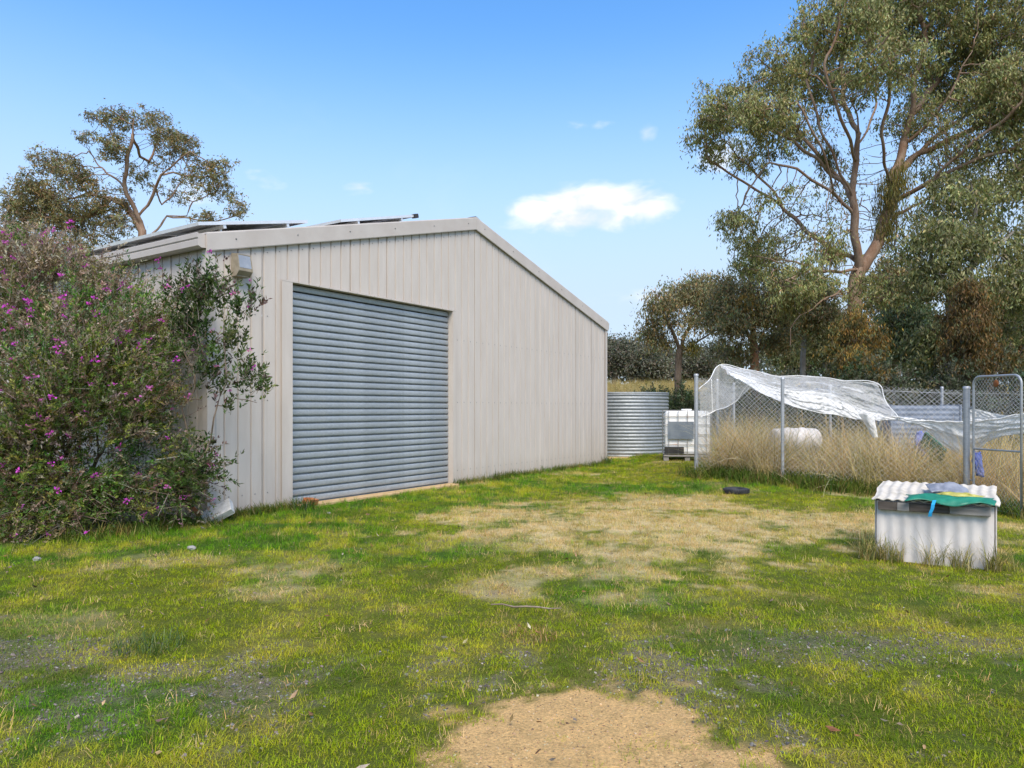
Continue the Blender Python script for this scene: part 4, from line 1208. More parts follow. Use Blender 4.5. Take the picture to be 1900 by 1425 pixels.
GUM = ([(0.161, 0.191, 0.080), (0.114, 0.150, 0.067), (0.237, 0.237, 0.112), (0.199, 0.155, 0.067), (0.312, 0.300, 0.152)], (5, 4, 3, 1.3, 1.2))
GUM_WARM = ([(0.229, 0.240, 0.083), (0.163, 0.189, 0.074), (0.327, 0.304, 0.120), (0.273, 0.189, 0.077), (0.436, 0.388, 0.175)], (5, 4, 4, 1.8, 2))
GUM_GREY = ([(0.186, 0.195, 0.076), (0.139, 0.155, 0.064), (0.279, 0.260, 0.112), (0.347, 0.309, 0.146)], (5, 4, 3, 1.5))
GUM_BROWN = ([(0.220, 0.189, 0.088), (0.161, 0.155, 0.074), (0.312, 0.211, 0.094), (0.184, 0.205, 0.098), (0.393, 0.244, 0.098)], (4, 4, 3, 3, 1))
OCHRE = ([(0.14, 0.135, 0.05), (0.10, 0.11, 0.045), (0.250, 0.144, 0.027), (0.325, 0.188, 0.037), (0.163, 0.119, 0.031), (0.125, 0.119, 0.037)], (3, 2, 4, 3, 3, 2))
MISTLE = ([(0.168, 0.144, 0.030), (0.228, 0.174, 0.036), (0.102, 0.114, 0.034)], (4, 3, 3))


def grow_tree(name, label, cat, base, seeds, clusters, n_att, per_tip, leafL, leafW, palette, bark, r_base, seed,
              step=0.30, infl=2.6, kill=0.45, r_tip=0.006, spread=0.30, hang=0.55, group=None, extra=(), rmin=0.0, tip_r=0.02, iters=170, shell=0.4, leaf_fn=None):
    rng = np.random.default_rng(seed)
    att, _ = sample_ellipsoids(clusters, n_att, rng, shell)
    att = att[att[:, 2] > base.z + 0.35]
    pos, par, sn = colonize(seeds, att, step, infl * 1.8, kill, 700, rng)
    V, Q, rad, kids = branch_mesh(pos, par, r_tip, r_base, rmin=rmin)
    root = empty(name, label, cat, base, 0, group); b = np.array(base)
    link('trunk', np_mesh('trunk', V - b, Q, bark, None, True), root)
    # every reached point of the crown carries a sprig: a fine twig and a hanging clump of leaves
    near = np.empty(len(att), int); dist = np.empty(len(att))
    for c0 in range(0, len(att), 300):
        dd = ((att[c0:c0 + 300, None, :] - pos[None]) ** 2).sum(2); near[c0:c0 + 300] = dd.argmin(1); dist[c0:c0 + 300] = dd.min(1) ** .5
    okk = dist < kill * 2.5; sp = att[okk]; nr_ = near[okk]
    tw0, tw1 = pos[nr_], sp
    dv = tw1 - tw0; sdv = np.cross(dv, rng.normal(size=dv.shape)); sdv /= np.linalg.norm(sdv, axis=1)[:, None] + 1e-9
    sd2 = np.cross(sdv, dv); sd2 /= np.linalg.norm(sd2, axis=1)[:, None] + 1e-9; wt = r_tip * 0.9
    tv = np.stack([tw0 + sdv * wt, tw0 - sdv * wt * .5 + sd2 * wt * .87, tw0 - sdv * wt * .5 - sd2 * wt * .87, tw1], 1).reshape(-1, 3)
    kk = np.arange(len(sp))[:, None] * 4
    tqs = np.concatenate([kk + np.array([[0, 1, 3]]), kk + np.array([[1, 2, 3]]), kk + np.array([[2, 0, 3]])])
    tag(link('twigs', np_mesh('twigs', tv - b, tqs, bark, None, False, 3), root), kind='stuff')
    sizes = np.maximum(3, (per_tip * 1.15 * rng.uniform(0.35, 1.6, len(sp)) * (1 if leaf_fn is None else leaf_fn(sp))).astype(int))
    src = np.repeat(np.arange(len(sp)), sizes); n = len(src)
    clump = rng.normal(0, 1, (len(sp), 3))                                     # clumps pull their leaves together
    c = sp[src] + rng.normal(0, spread, (n, 3)) * np.array([1, 1, 0.75]) * rng.random((n, 1)) + clump[src] * spread * 0.5
    c[:, 2] -= rng.random(n) * spread * 0.5
    dr = rng.normal(size=(n, 3)); dr /= np.linalg.norm(dr, axis=1)[:, None]
    dr = dr * (1 - hang) + np.array([0, 0, -hang]); dr /= np.linalg.norm(dr, axis=1)[:, None]
    Ls = leafL * rng.uniform(0.65, 1.35, n)
    v, q = leaf_quads(c, dr, Ls, leafW * rng.uniform(0.7, 1.3, n), rng, 0.05)
    tint = (1 + 0.28 * rng.normal(size=(len(sp), 1)).clip(-1.6, 1.8))[src]        # whole sprigs are a little paler or darker
    col = np.clip(pal(*palette, n, rng) * tint, 0.006, 0.5)
    vs, qs, cs = [v], [q], [np.repeat(col, 4, 0)]; off = len(v)
    me = np_mesh('crown', np.concatenate(vs) - b, np.concatenate(qs), M['leaf'], np.concatenate(cs)); link('crown', me, root)
    for (en, cl, cnt, pl_, L, W, hg) in extra:
        c, _ = sample_ellipsoids(cl, cnt, rng, 0.5)
        c = c + rng.normal(0, 0.08, c.shape)
        dr = rng.normal(size=(cnt, 3)); dr /= np.linalg.norm(dr, axis=1)[:, None]; dr = dr * (1 - hg) + np.array([0, 0, -hg]); dr /= np.linalg.norm(dr, axis=1)[:, None]
        v, q = leaf_quads(c, dr, L * rng.uniform(0.6, 1.4, cnt), W, rng, 0.04)
        nz = fbm(c[:, 0] * 2.2 + c[:, 1], c[:, 2] * 1.4, seed + 3, 3)[:, None]
        link(en, np_mesh(en, v - b, q, M['leaf'], np.repeat(np.clip(pal(*pl_, cnt, rng) * (0.55 + 0.9 * nz), 0.006, .5), 4, 0)), root)
    return root


def pc(cx, cy, rx, ry, d, w=1.0, rd=None):
    """ellipsoid that covers an outline seen at distance d"""
    k = d / F; return (P(cx, cy, d), (rx * k, (rd if rd is not None else (rx + ry) / 2 * 1.1 * k), ry * k), w * rx * ry)


def path(d, *pts):
    """limb through photo positions; optional third number shifts it nearer or farther"""
    return [P(p[0], p[1], d + (p[2] if len(p) > 2 else 0)) for p in pts]


def big_gum():
    d = 26.0; rng = np.random.default_rng(5)
    base = at_ground(1590, d, -0.1)
    tr = [base] + path(d, (1588, 660), (1584, 590), (1586, 545))
    S = [tr,
         path(d, (1586, 545), (1597, 500), (1590, 470, -.2), (1584, 430, -.4), (1581, 370, -.6), (1590, 300, -.9), (1594, 250, -1.0), (1586, 205, -1.2)),
         path(d, (1597, 500), (1618, 470, .3), (1640, 425, .5), (1652, 380, .6), (1660, 320, .6), (1676, 270, .8), (1690, 215, 1.0)),
         path(d, (1583, 395, -.5), (1552, 365, -1.0), (1520, 340, -1.3), (1478, 315, -1.6), (1430, 300, -1.8)),
         path(d, (1583, 372, -.6), (1560, 335, .2), (1538, 310, .8), (1505, 270, 1.4), (1475, 235, 1.8)),
         path(d, (1590, 480), (1550, 470, .5), (1500, 430, 1.4), (1450, 380, 2.0), (1415, 335, 2.4), (1370, 290, 2.6)),
         path(d, (1586, 560), (1560, 540, -.6), (1535, 552, -1.0), (1505, 572, -1.3), (1485, 585, -1.5), (1469, 610, -1.6), (1466, 640, -1.7)),
         path(d, (1597, 500), (1545, 505, -1), (1505, 500, -2), (1460, 520, -2.6)),
         path(d, (1652, 380, .6), (1690, 355, 0), (1730, 335, -.6), (1780, 308, -1.2), (1850, 285, -1.8), (1920, 262, -2.4)),
         path(d, (1660, 320, .6), (1700, 290, 1.4), (1740, 250, 2.0), (1790, 215, 2.4), (1860, 175, 2.8)),
         path(d, (1676, 270, .8), (1690, 200, .3), (1700, 140, -.2), (1720, 80, -.6)),
         path(d, (1590, 300, -.9), (1570, 250, -2.0), (1550, 190, -2.6), (1530, 120, -3)),
         path(d, (1592, 270, -.9), (1612, 235, -.4), (1625, 190, 0), (1630, 150, .4)), path(d, (1656, 350, .6), (1640, 300, -.4), (1635, 250, -1), (1650, 190, -1.5), (1655, 130, -1.8)),
         path(d, (1676, 270, .8), (1720, 230, .2), (1760, 180, -.4), (1790, 120, -.8)), path(d, (1730, 335, -.6), (1790, 275, -1.6), (1850, 230, -2.4), (1900, 190, -3)), path(d, (1552, 365, -1.0), (1540, 320, -2), (1515, 260, -2.8), (1480, 190, -3.2)),
         path(d, (1560, 335, .2), (1520, 300, 0), (1470, 262, -.4), (1420, 235, -.8), (1370, 220, -1)), path(d, (1450, 380, 2.0), (1400, 350, 1.6), (1350, 320, 1.2), (1310, 290, 1)), path(d, (1581, 370, -.6), (1556, 310, -1.4), (1520, 230, -1.8), (1495, 150, -2)),
         path(d, (1690, 290, 1.2), (1760, 262, 1), (1830, 225, .6), (1900, 200, .2)), path(d, (1594, 250, -1.0), (1570, 200, 0), (1560, 130, .8)), path(d, (1690, 215, 1.0), (1740, 150, 1.8), (1780, 90, 2.2)),
         path(d, (1640, 425, .5), (1668, 395, 1.6), (1720, 370, 2.6), (1780, 345, 3.4))]
    C = [pc(1560, 45, 95, 60, d - 2.4), pc(1690, 25, 120, 60, d, 1.3), pc(1850, 45, 90, 75, d + .8, 1.7), pc(1440, 125, 65, 50, d + 1), pc(1352, 195, 68, 45, d - .6),
         pc(1318, 250, 42, 50, d + 1.4), pc(1420, 210, 70, 45, d - 2.4), pc(1520, 140, 80, 55, d + 2.2), pc(1640, 120, 90, 50, d - 3, .8), pc(1760, 150, 95, 60, d + 2.6, 1.5),
         pc(1870, 170, 80, 70, d - 1.8, 1.7), pc(1395, 290, 48, 34, d + 2.4, .7), pc(1480, 245, 70, 40, d + 1.8, .9), pc(1700, 225, 80, 45, d + 1.0, .9),
         pc(1812, 255, 80, 50, d - 1.2, 1.2), pc(1760, 300, 70, 40, d + 1.5, .8), pc(1890, 340, 60, 40, d + 1, .9), pc(1925, 290, 60, 60, d - 2.2), pc(1375, 405, 46, 32, d - .8, .7), pc(1445, 360, 48, 22, d - 1.6, .6), pc(1440, 450, 62, 45, d + 1.4, .85),
         pc(1490, 400, 50, 36, d + 1.8, .7), pc(1588, 175, 50, 55, d - 1.2, .4), pc(1990, 120, 110, 100, d), pc(2030, 240, 80, 80, d), pc(1700, -70, 190, 70, d, .9), pc(1480, 520, 60, 40, d - 2.2, .7),
         pc(1560, 330, 60, 60, d + 2.5, .6), pc(1780, 340, 60, 36, d + 2.8, .6), pc(1400, 470, 50, 50, d + .5, .9), pc(1530, 450, 50, 50, d - 1.5, .6), pc(1680, 450, 50, 60, d + 2, .6), pc(1560, 410, 44, 40, d + 2, .6), pc(1620, 540, 50, 40, d - 2, .5)]
    mist = [pc(1650, 370, 26, 60, d + .4), pc(1668, 330, 20, 36, d + .5), pc(1640, 430, 22, 26, d + .3), pc(1535, 288, 20, 26, d + .2), pc(1545, 465, 26, 30, d - .8), pc(1470, 560, 30, 30, d - 1.2)]
    cc = np.array(P(1620, 355, d))
    def crown(p):
        r = np.sqrt((((p - cc) / np.array([6.3, 5.3, 6.2])) ** 2).sum(1)); return np.clip(0.14 + 1.0 * sstep(0.42, 0.88, r), 0, 1)
    grow_tree('gum_tree', 'tall spreading gum tree with fanned reddish limbs towering behind the netted garden', 'tree', base, S, C, 5600, 33, 0.14, 0.044, GUM_WARM, M['red_gum_bark'], 0.255, 5, leaf_fn=crown,
              step=0.26, infl=3.0, kill=0.42, spread=0.25, r_tip=0.016, extra=[('hanging_growth', mist, 5200, MISTLE, 0.22, 0.03, 0.75)])


def left_gum():
    d = 30.0; base = at_ground(290, d, -0.1)
    S = [[base] + path(d, (275, 560), (268, 470), (262, 430), (258, 400)),
         path(d, (262, 430), (248, 400, .2), (232, 380, .4), (205, 368, .6), (165, 360, .9), (120, 372, 1)),
         path(d, (258, 400), (275, 380), (285, 350, -.3), (300, 325, -.6), (330, 300, -1), (352, 280, -1.3)),
         path(d, (262, 415), (235, 360, -.5), (232, 330, -.8), (238, 290, -1), (245, 250, -1.2), (250, 220, -1.3)),
         path(d, (232, 345), (205, 325, -.2), (185, 310, .4), (165, 280, 1.0)),
         path(d, (268, 450), (290, 425, .6), (310, 402, .9), (345, 400, 1.2), (360, 375, 1.4), (400, 355, 1.6)),
         path(d, (310, 402, .9), (350, 405, 1), (400, 412, 1.2), (440, 400, 1.4)),
         path(d, (285, 350, -.3), (300, 380, .4), (330, 350, .9), (345, 330, 1.2)), path(d, (165, 360, .9), (140, 330, .5), (110, 310, .2)), path(d, (238, 290, -1), (215, 265, -.6), (205, 240, -.3), (180, 220, 0)),
         path(d, (300, 325, -.6), (320, 320, 0), (370, 330, .5), (410, 320, .8)), path(d, (205, 368, .6), (180, 395, .3), (130, 410, .2), (70, 400, .2)),
         path(d, (245, 250, -1.2), (262, 290, .3), (275, 300, .8), (295, 255, 1.2))]
    C = [pc(175, 215, 18, 14, d), pc(220, 220, 38, 22, d - 1), pc(285, 218, 34, 22, d + 1), pc(160, 250, 18, 8, d), pc(208, 268, 30, 28, d - 1.4, 1.2), pc(330, 268, 42, 26, d + .8, 1.5),
         pc(300, 245, 26, 16, d - .6), pc(95, 298, 38, 26, d + .8, 1.2), pc(130, 320, 36, 30, d - .6, 1.2), pc(385, 310, 36, 20, d - .8), pc(420, 305, 14, 10, d), pc(400, 345, 36, 26, d + .8),
         pc(440, 380, 16, 26, d), pc(380, 400, 30, 16, d - .6), pc(300, 310, 34, 18, d + 1.4, .6), pc(250, 330, 34, 30, d + .9, .35), pc(330, 355, 40, 24, d + 1.2, .4), pc(60, 370, 60, 36, d + .6),
         pc(20, 400, 50, 36, d + .5), pc(90, 395, 60, 34, d, 1.2), pc(160, 405, 60, 30, d + .4, 1.2), pc(215, 415, 34, 26, d - .3, .9), pc(60, 340, 40, 26, d - .5), pc(40, 440, 60, 30, d, 1.0), pc(140, 450, 80, 30, d, 1.0), pc(170, 370, 60, 30, d - .4, .8), pc(355, 330, 24, 18, d - 1, .8)]
    och = [pc(150, 330, 26, 24, d + .2), pc(235, 375, 10, 30, d), pc(200, 385, 36, 12, d), pc(90, 355, 30, 20, d), pc(175, 345, 16, 24, d - .5)]
    grow_tree('gum_tree', 'open crowned gum tree with ochre clumps rising behind the flowering shrub and shed roof', 'tree', base, S, C, 2200, 19, 0.12, 0.042, GUM_BROWN, M['red_gum_bark'], 0.17, 11,
              step=0.20, infl=1.6, kill=0.30, spread=0.15, r_tip=0.011, hang=0.4, extra=[('ochre_growth', och, 1500, OCHRE, 0.17, 0.045, 0.5)])


big_gum()
left_gum()


def right_trees():
    # leafy gum in front of the big one, at the right edge
    d = 23.5; base = at_ground(1770, d, -.1)
    S = [[base] + path(d, (1772, 640), (1765, 560), (1775, 500)), path(d, (1765, 560), (1735, 500), (1715, 440), (1705, 390)), path(d, (1775, 500), (1800, 440), (1810, 380), (1800, 340)), path(d, (1775, 520), (1830, 470), (1880, 430))]
    C = [pc(1775, 360, 62, 42, d), pc(1830, 372, 50, 46, d + .9), pc(1720, 440, 44, 50, d - .9, 1.1), pc(1790, 450, 70, 44, d - .6, 1.2), pc(1870, 440, 46, 56, d + .7), pc(1760, 520, 66, 40, d - .6), pc(1850, 530, 66, 46, d), pc(1920, 500, 60, 70, d),
         pc(1700, 520, 36, 36, d + .6), pc(1880, 590, 60, 40, d + .8), pc(1735, 395, 40, 30, d + .8)]
    grow_tree('gum_tree', 'dense grey green gum tree crowding the right edge in front of the tall spreading gum', 'tree', base, S, C, 900, 24, 0.16, 0.055, GUM_GREY, M['grey_bark'], 0.22, 21,
              step=0.24, infl=2.0, kill=0.38, spread=0.30, rmin=0.0)
    # small dark trunked tree beyond the tank
    d = 44.0; base = at_ground(1258, d, -.1)
    S = [[base] + path(d, (1258, 700), (1259, 670), (1262, 650)), path(d, (1262, 650), (1245, 610, -.5), (1225, 575, -1)), path(d, (1262, 650), (1280, 605, .6), (1300, 560, 1)), path(d, (1262, 655), (1300, 630, -.6), (1345, 605, -1))]
    C = [pc(1270, 540, 40, 24, d), pc(1228, 565, 36, 30, d - 1), pc(1300, 530, 40, 28, d + 1), pc(1205, 610, 22, 28, d), pc(1320, 560, 36, 30, d - .8), pc(1250, 590, 36, 22, d + 1, .5), pc(1290, 600, 36, 20, d - 1, .5), pc(1225, 630, 22, 16, d + .5, .8),
         pc(1345, 530, 24, 20, d)]
    grow_tree('gum_tree', 'small dark trunked gum tree standing alone in the paddock behind the water tank', 'tree', base, S, C, 800, 17, 0.22, 0.07, GUM_BROWN, M['dark_bark'], 0.21, 31,
              step=0.32, infl=2.6, kill=0.5, spread=0.42, r_tip=0.011, extra=[('ochre_growth', [pc(1285, 642, 20, 18, d - .4)], 500, MISTLE, 0.25, 0.06, 0.6)])
    # reddish trunks left of the big gum
    d = 32.0; base = at_ground(1405, d, -.1)
    S = [[base] + path(d, (1402, 690), (1398, 640), (1395, 600)), path(d, (1398, 640), (1370, 590), (1350, 550)), path(d, (1395, 600), (1420, 550), (1440, 520)), path(d, (1402, 680), (1413, 630, .6), (1425, 590, .8))]
    C = [pc(1360, 540, 46, 36, d), pc(1420, 520, 50, 36, d + 1), pc(1440, 570, 46, 36, d - .8), pc(1370, 600, 50, 36, d - 1), pc(1330, 580, 30, 30, d + .6), pc(1440, 630, 40, 30, d + .6), pc(1360, 650, 40, 24, d, .8), pc(1395, 570, 46, 36, d - .5)]
    grow_tree('gum_tree', 'bushy gum tree with twin reddish trunks to the left of the tall spreading gum', 'tree', base, S, C, 900, 22, 0.16, 0.052, GUM_BROWN, M['red_bark'], 0.20, 41, step=0.27, infl=2.2, kill=0.42, spread=0.28,
              extra=[('ochre_growth', [pc(1385, 560, 20, 26, d - 1.5), pc(1440, 545, 18, 20, d - 1.2), pc(1350, 600, 16, 22, d - 1)], 900, OCHRE, 0.18, 0.05, 0.6)])
    # ochre weeping trees under the big gum
    for (px, d, top, w, sd, lab) in ((1590, 22.5, 575, 46, 51, 'weeping ochre foliaged tree in front of the tall gum trunk'), (1800, 20.5, 520, 40, 52, 'narrow weeping rusty brown tree behind the chain link gate')):
        base = at_ground(px, d, -.1); k = d / F
        S = [[base] + path(d, (px, 680), (px + 4, 620), (px, top + 30))]
        C = [pc(px - 6, top + 20, w * .5, 26, d), pc(px - w * .7, top + 70, w * .45, 26, d + .4), pc(px + w * .55, top + 58, w * .5, 30, d - .4), pc(px + w * .1, top + 90, w * .6, 26, d - .6), pc(px - w * .5, top + 125, w * .6, 22, d), pc(px + w * .8, top + 128, w * .5, 24, d + .3), pc(px - w * .1, (top + 720) / 2 + 35, w * .55, 40, d - .3), pc(px + w * .3, 680, w * .5, 30, d + .2)]
        grow_tree('weeping_tree', lab, 'tree', base, S, C, 420, 40, 0.13, 0.030, OCHRE if sd == 51 else ([(0.15, 0.085, 0.022), (0.10, 0.075, 0.025), (0.19, 0.11, 0.03), (0.075, 0.075, 0.03)], (4, 4, 3, 2)),
                  M['red_bark'], 0.12, sd, step=0.2, infl=1.6, kill=0.3, spread=0.20, hang=0.6)
    # mid trees that close the gaps behind
    for (px, d, cy, rx, ry, sd, pl_, lab) in ((1530, 40, 615, 56, 62, 61, GUM_GREY, 'dark leafy tree between the reddish trunks and the ochre tree'), (1680, 34, 610, 62, 66, 62, GUM, 'dense dark green tree to the right of the tall gum trunk'),
                                             (1745, 30, 640, 50, 50, 63, GUM_GREY, 'low dense tree left of the rusty weeping tree'), (1880, 31, 620, 66, 60, 64, GUM_BROWN, 'olive brown tree beyond the right edge of the gate'),
                                             (1460, 46, 640, 46, 40, 65, GUM, 'small bushy tree behind the peak of the netting'), (1490, 37, 560, 60, 70, 66, GUM_BROWN, 'brownish tree filling the gap just left of the tall gum trunk'),
                                             (1665, 38, 540, 60, 80, 67, GUM_BROWN, 'olive tree rising directly behind the right side of the tall gum trunk'), (1840, 36, 590, 70, 80, 68, GUM_WARM, 'yellowish green tree behind the rusty weeping tree')):
        base = at_ground(px, d, -.1)
        S = [[base] + path(d, (px, cy + ry * .6), (px + 5, cy))]
        C = [pc(px, cy - ry * .4, rx * .7, ry * .5, d), pc(px - rx * .5, cy, rx * .5, ry * .6, d + .5), pc(px + rx * .5, cy, rx * .55, ry * .6, d - .5), pc(px, cy + ry * .45, rx * .95, ry * .45, d)]
        grow_tree('leafy_tree', lab, 'tree', base, S, C, 420, 26, 0.19, 0.075, pl_, M['grey_bark'], 0.14, sd, step=0.28, infl=2.2, kill=0.42, spread=0.34, group='trees beyond the garden')
    # far line of trees over the paddock
    far = [(1140, 78, 660, 30, 36, 'grey crowned tree at the far edge of the paddock right beside the shed corner'), (1172, 82, 658, 26, 34, 'second grey tree from the shed corner at the far edge of the paddock'),
           (1205, 76, 672, 26, 28, 'low grey tree at the far paddock edge left of the dark trunked gum'), (1235, 86, 668, 26, 30, 'pale tree at the far paddock edge directly behind the dark trunked gum'),
           (1290, 80, 672, 34, 28, 'far tree right of the dark trunked gum above the white container'), (1335, 84, 664, 34, 34, 'far tree behind the left peak of the netting'),
           (1110, 84, 655, 26, 34, 'far tree mostly hidden by the right end of the shed'), (1600, 70, 660, 60, 40, 'wide far tree behind the tall gum trunk'), (1900, 72, 655, 70, 45, 'far tree at the right edge of the paddock'),
           (1490, 74, 655, 50, 38, 'far tree behind the sagging middle of the netting'), (1740, 76, 655, 70, 40, 'far tree behind the gap left of the gate')]
    for k, (px, d, cy, rx, ry, lab) in enumerate(far):
        base = at_ground(px, d, -.1)
        S = [[base] + path(d, (px + 2, cy + ry * .7), (px - 3, cy))]
        C = [pc(px, cy - ry * .35, rx * .7, ry * .6, d), pc(px - rx * .5, cy + ry * .1, rx * .5, ry * .6, d + 1), pc(px + rx * .5, cy + ry * .1, rx * .55, ry * .6, d - 1), pc(px, cy + ry * .55, rx, ry * .4, d, .7)]
        grow_tree('far_tree', lab, 'tree', base, S, C, 300, 30, 0.34, 0.13, ([(0.135, 0.140, 0.095), (0.105, 0.112, 0.075), (0.18, 0.175, 0.13), (0.17, 0.135, 0.10)], (5, 4, 3, 2)), M['grey_bark'], 0.28, 70 + k,
                  step=0.6, infl=4.5, kill=0.8, spread=0.75, r_tip=0.03, hang=0.3, group='far trees across the paddock')


right_trees()


def far_scrub():
    rng = np.random.default_rng(900); n = 16000
    x = rng.uniform(-30, 110, n); y = 92 + rng.normal(0, 5, n); h = 2.2 + 5.0 * fbm(x * 0.10, y * 0.03, 19, 4)
    c = np.stack([x, y, ground_z(x, y) + h * rng.random(n) ** 0.8], -1); d = rng.normal(size=(n, 3)); d /= np.linalg.norm(d, axis=1)[:, None]
    v, q = leaf_quads(c, d, 0.75 * rng.uniform(.6, 1.4, n), 0.36, rng, 0.05)
    col = pal([(0.12, 0.125, 0.085), (0.09, 0.10, 0.07), (0.165, 0.15, 0.115)], (4, 4, 2), n, rng) * (0.65 + 0.7 * fbm(x * .4, c[:, 2] * .5, 7, 3))[:, None]
    tag(link('far_woodland', np_mesh('far_woodland', v, q, M['leaf'], np.repeat(np.clip(col, .01, .5), 4, 0))), kind='stuff')


far_scrub()


# ------------------------------------------------------------------ shrubs
def shoot_shrub(name, label, cat, base, cl, n_shoots, per, leafL, leafW, palette, seed, shoot_len=0.34, up=0.5, dens_fn=None, flowers=0, flower_cols=None,
                n_stem_att=500, col_fn=None, group=None, stems=True, r_base=0.035, bare=0.0, stem_step=0.14, zmin=0.03, shell=0.55):
    rng = np.random.default_rng(seed); b = np.array(base)
    s, k = sample_ellipsoids(cl, n_shoots, rng, shell)
    s = s[s[:, 2] > ground_z(s[:, 0], s[:, 1]) + zmin]; t, sd = shed_local(s[:, 0], s[:, 1])
    s = s[~((t > -0.05) & (sd > -0.04) & (t < SHED_W + .1) & (sd < SHED_L))]
    n = len(s); root = empty(name, label, cat, base, 0, group)
    if stems:
        a = s[rng.choice(n, min(n_stem_att, n), replace=False)] - np.array([0, 0, 0.1])
        sds = []
        for q in range(5):
            ang = rng.random() * 6.28; p0 = b + np.array([0.12 * math.cos(ang), 0.12 * math.sin(ang), -0.05]); sds.append([p0, p0 + np.array([0.22 * math.cos(ang), 0.12 * math.sin(ang), 0.45])])
        sds[0][0] = b + np.array([0, 0, -0.05])
        pos, par, sn = colonize(sds, a, stem_step, 1.3, 0.2, 140, rng)
        V, Q, rad, kids = branch_mesh(pos, par, 0.0032, r_base)
        link('stems', np_mesh('stems', V - b, Q, M['twig'], None, True), root)
    C = np.array([np.array(q[0]) for q in cl]); cen = C.mean(0)
    out = s - (cen * 0.4 + b * 0.6); out /= np.linalg.norm(out, axis=1)[:, None] + 1e-9
    d = out + rng.normal(0, 0.45, (n, 3)) + np.array([0, 0, up]); d /= np.linalg.norm(d, axis=1)[:, None]
    Ln = shoot_len * rng.uniform(0.5, 1.4, n)
    if dens_fn is not None:
        keep = rng.random(n) < dens_fn(s); s, d, Ln, k = s[keep], d[keep], Ln[keep], k[:0]; n = len(s)
    cnt = np.maximum(3, (per * rng.uniform(0.5, 1.3, n)).astype(int)); si = np.repeat(np.arange(n), cnt); m = len(si)
    f = rng.random(m); side = rng.normal(size=(m, 3)); side -= (side * d[si]).sum(1)[:, None] * d[si]; side /= np.linalg.norm(side, axis=1)[:, None] + 1e-9
    bend = np.array([0, 0, -0.25]) * (f ** 2)[:, None] * Ln[si][:, None]
    c = s[si] + d[si] * (f * Ln[si])[:, None] + bend
    ld = d[si] * 0.75 + side * 0.8; ld /= np.linalg.norm(ld, axis=1)[:, None]
    v, q = leaf_quads(c, ld, leafL * rng.uniform(0.6, 1.3, m), leafW * rng.uniform(0.7, 1.3, m), rng, 0.06)
    shc = pal(*palette, n, rng, 0.22)
    if col_fn is not None: shc = col_fn(s, shc, rng)
    col = shc[si] * (1 + rng.normal(0, 0.2, (m, 1)))
    # young twigs
    tw = rng.random(n) < 0.75
    a0 = s[tw]; a1 = s[tw] + d[tw] * Ln[tw][:, None] + np.array([0, 0, -0.22]) * Ln[tw][:, None]
    sdv = np.cross(d[tw], rng.normal(size=(tw.sum(), 3))); sdv /= np.linalg.norm(sdv, axis=1)[:, None] + 1e-9; w = 0.0030
    tv = np.stack([a0 - sdv * w, a0 + sdv * w, a1 + sdv * w * .5, a1 - sdv * w * .5], 1).reshape(-1, 3)
    tq = np.arange(len(tv)).reshape(-1, 4)
    tc = np.repeat(pal([(0.34, 0.26, 0.20), (0.25, 0.16, 0.12), (0.45, 0.38, 0.32)], (3, 3, 2), int(tw.sum()), rng), 4, 0)
    link('foliage', np_mesh('foliage', v - b, q, M['shrubleaf'], np.repeat(np.clip(col, .005, .6), 4, 0)), root)
    tag(link('twigs', np_mesh('twigs', tv - b, tq, M['shrubleaf'], tc), root), kind='stuff')
    if flowers:
        meshes = []
        for vv in range(4):
            np_ = 9; c = rng.normal(0, 0.012, (np_, 3)); dr = rng.normal(size=(np_, 3)) + np.array([0, -0.3, 0.4]); dr /= np.linalg.norm(dr, axis=1)[:, None]
            fv, fq = leaf_quads(c, dr, 0.026 * rng.uniform(.8, 1.3, np_), 0.020, rng, 0.12)
            meshes.append(np_mesh('flower', fv, fq, M['petal'], np.repeat(pal(*flower_cols[vv % len(flower_cols)], np_, rng, 0.15), 4, 0)))
        # flowers open on the outside of the shrub: the frontmost shoots of each little patch
        cell = np.floor(np.stack([s[:, 0] / 0.10, s[:, 2] / 0.10], -1)).astype(int); first = {}
        for i in np.argsort(s[:, 1]): first.setdefault(tuple(cell[i]), i)
        cand = np.array(list(first.values())); w_ = 0.15 + fbm(s[cand, 0] * 1.9, s[cand, 2] * 1.9, 55, 3) ** 3
        pick = rng.choice(cand, min(flowers, len(cand) - 1), replace=False, p=w_ / w_.sum())
        for i in pick:
            o = link('flower', meshes[rng.integers(0, 4)], root); p = s[i] + d[i] * Ln[i] * 0.9 + np.array([0, -0.035, 0.01])
            o.location = p - b; o.rotation_euler = tuple(rng.uniform(-0.8, 0.8, 3)); sc = rng.uniform(0.65, 1.35); o.scale = (sc, sc, sc)
    return root


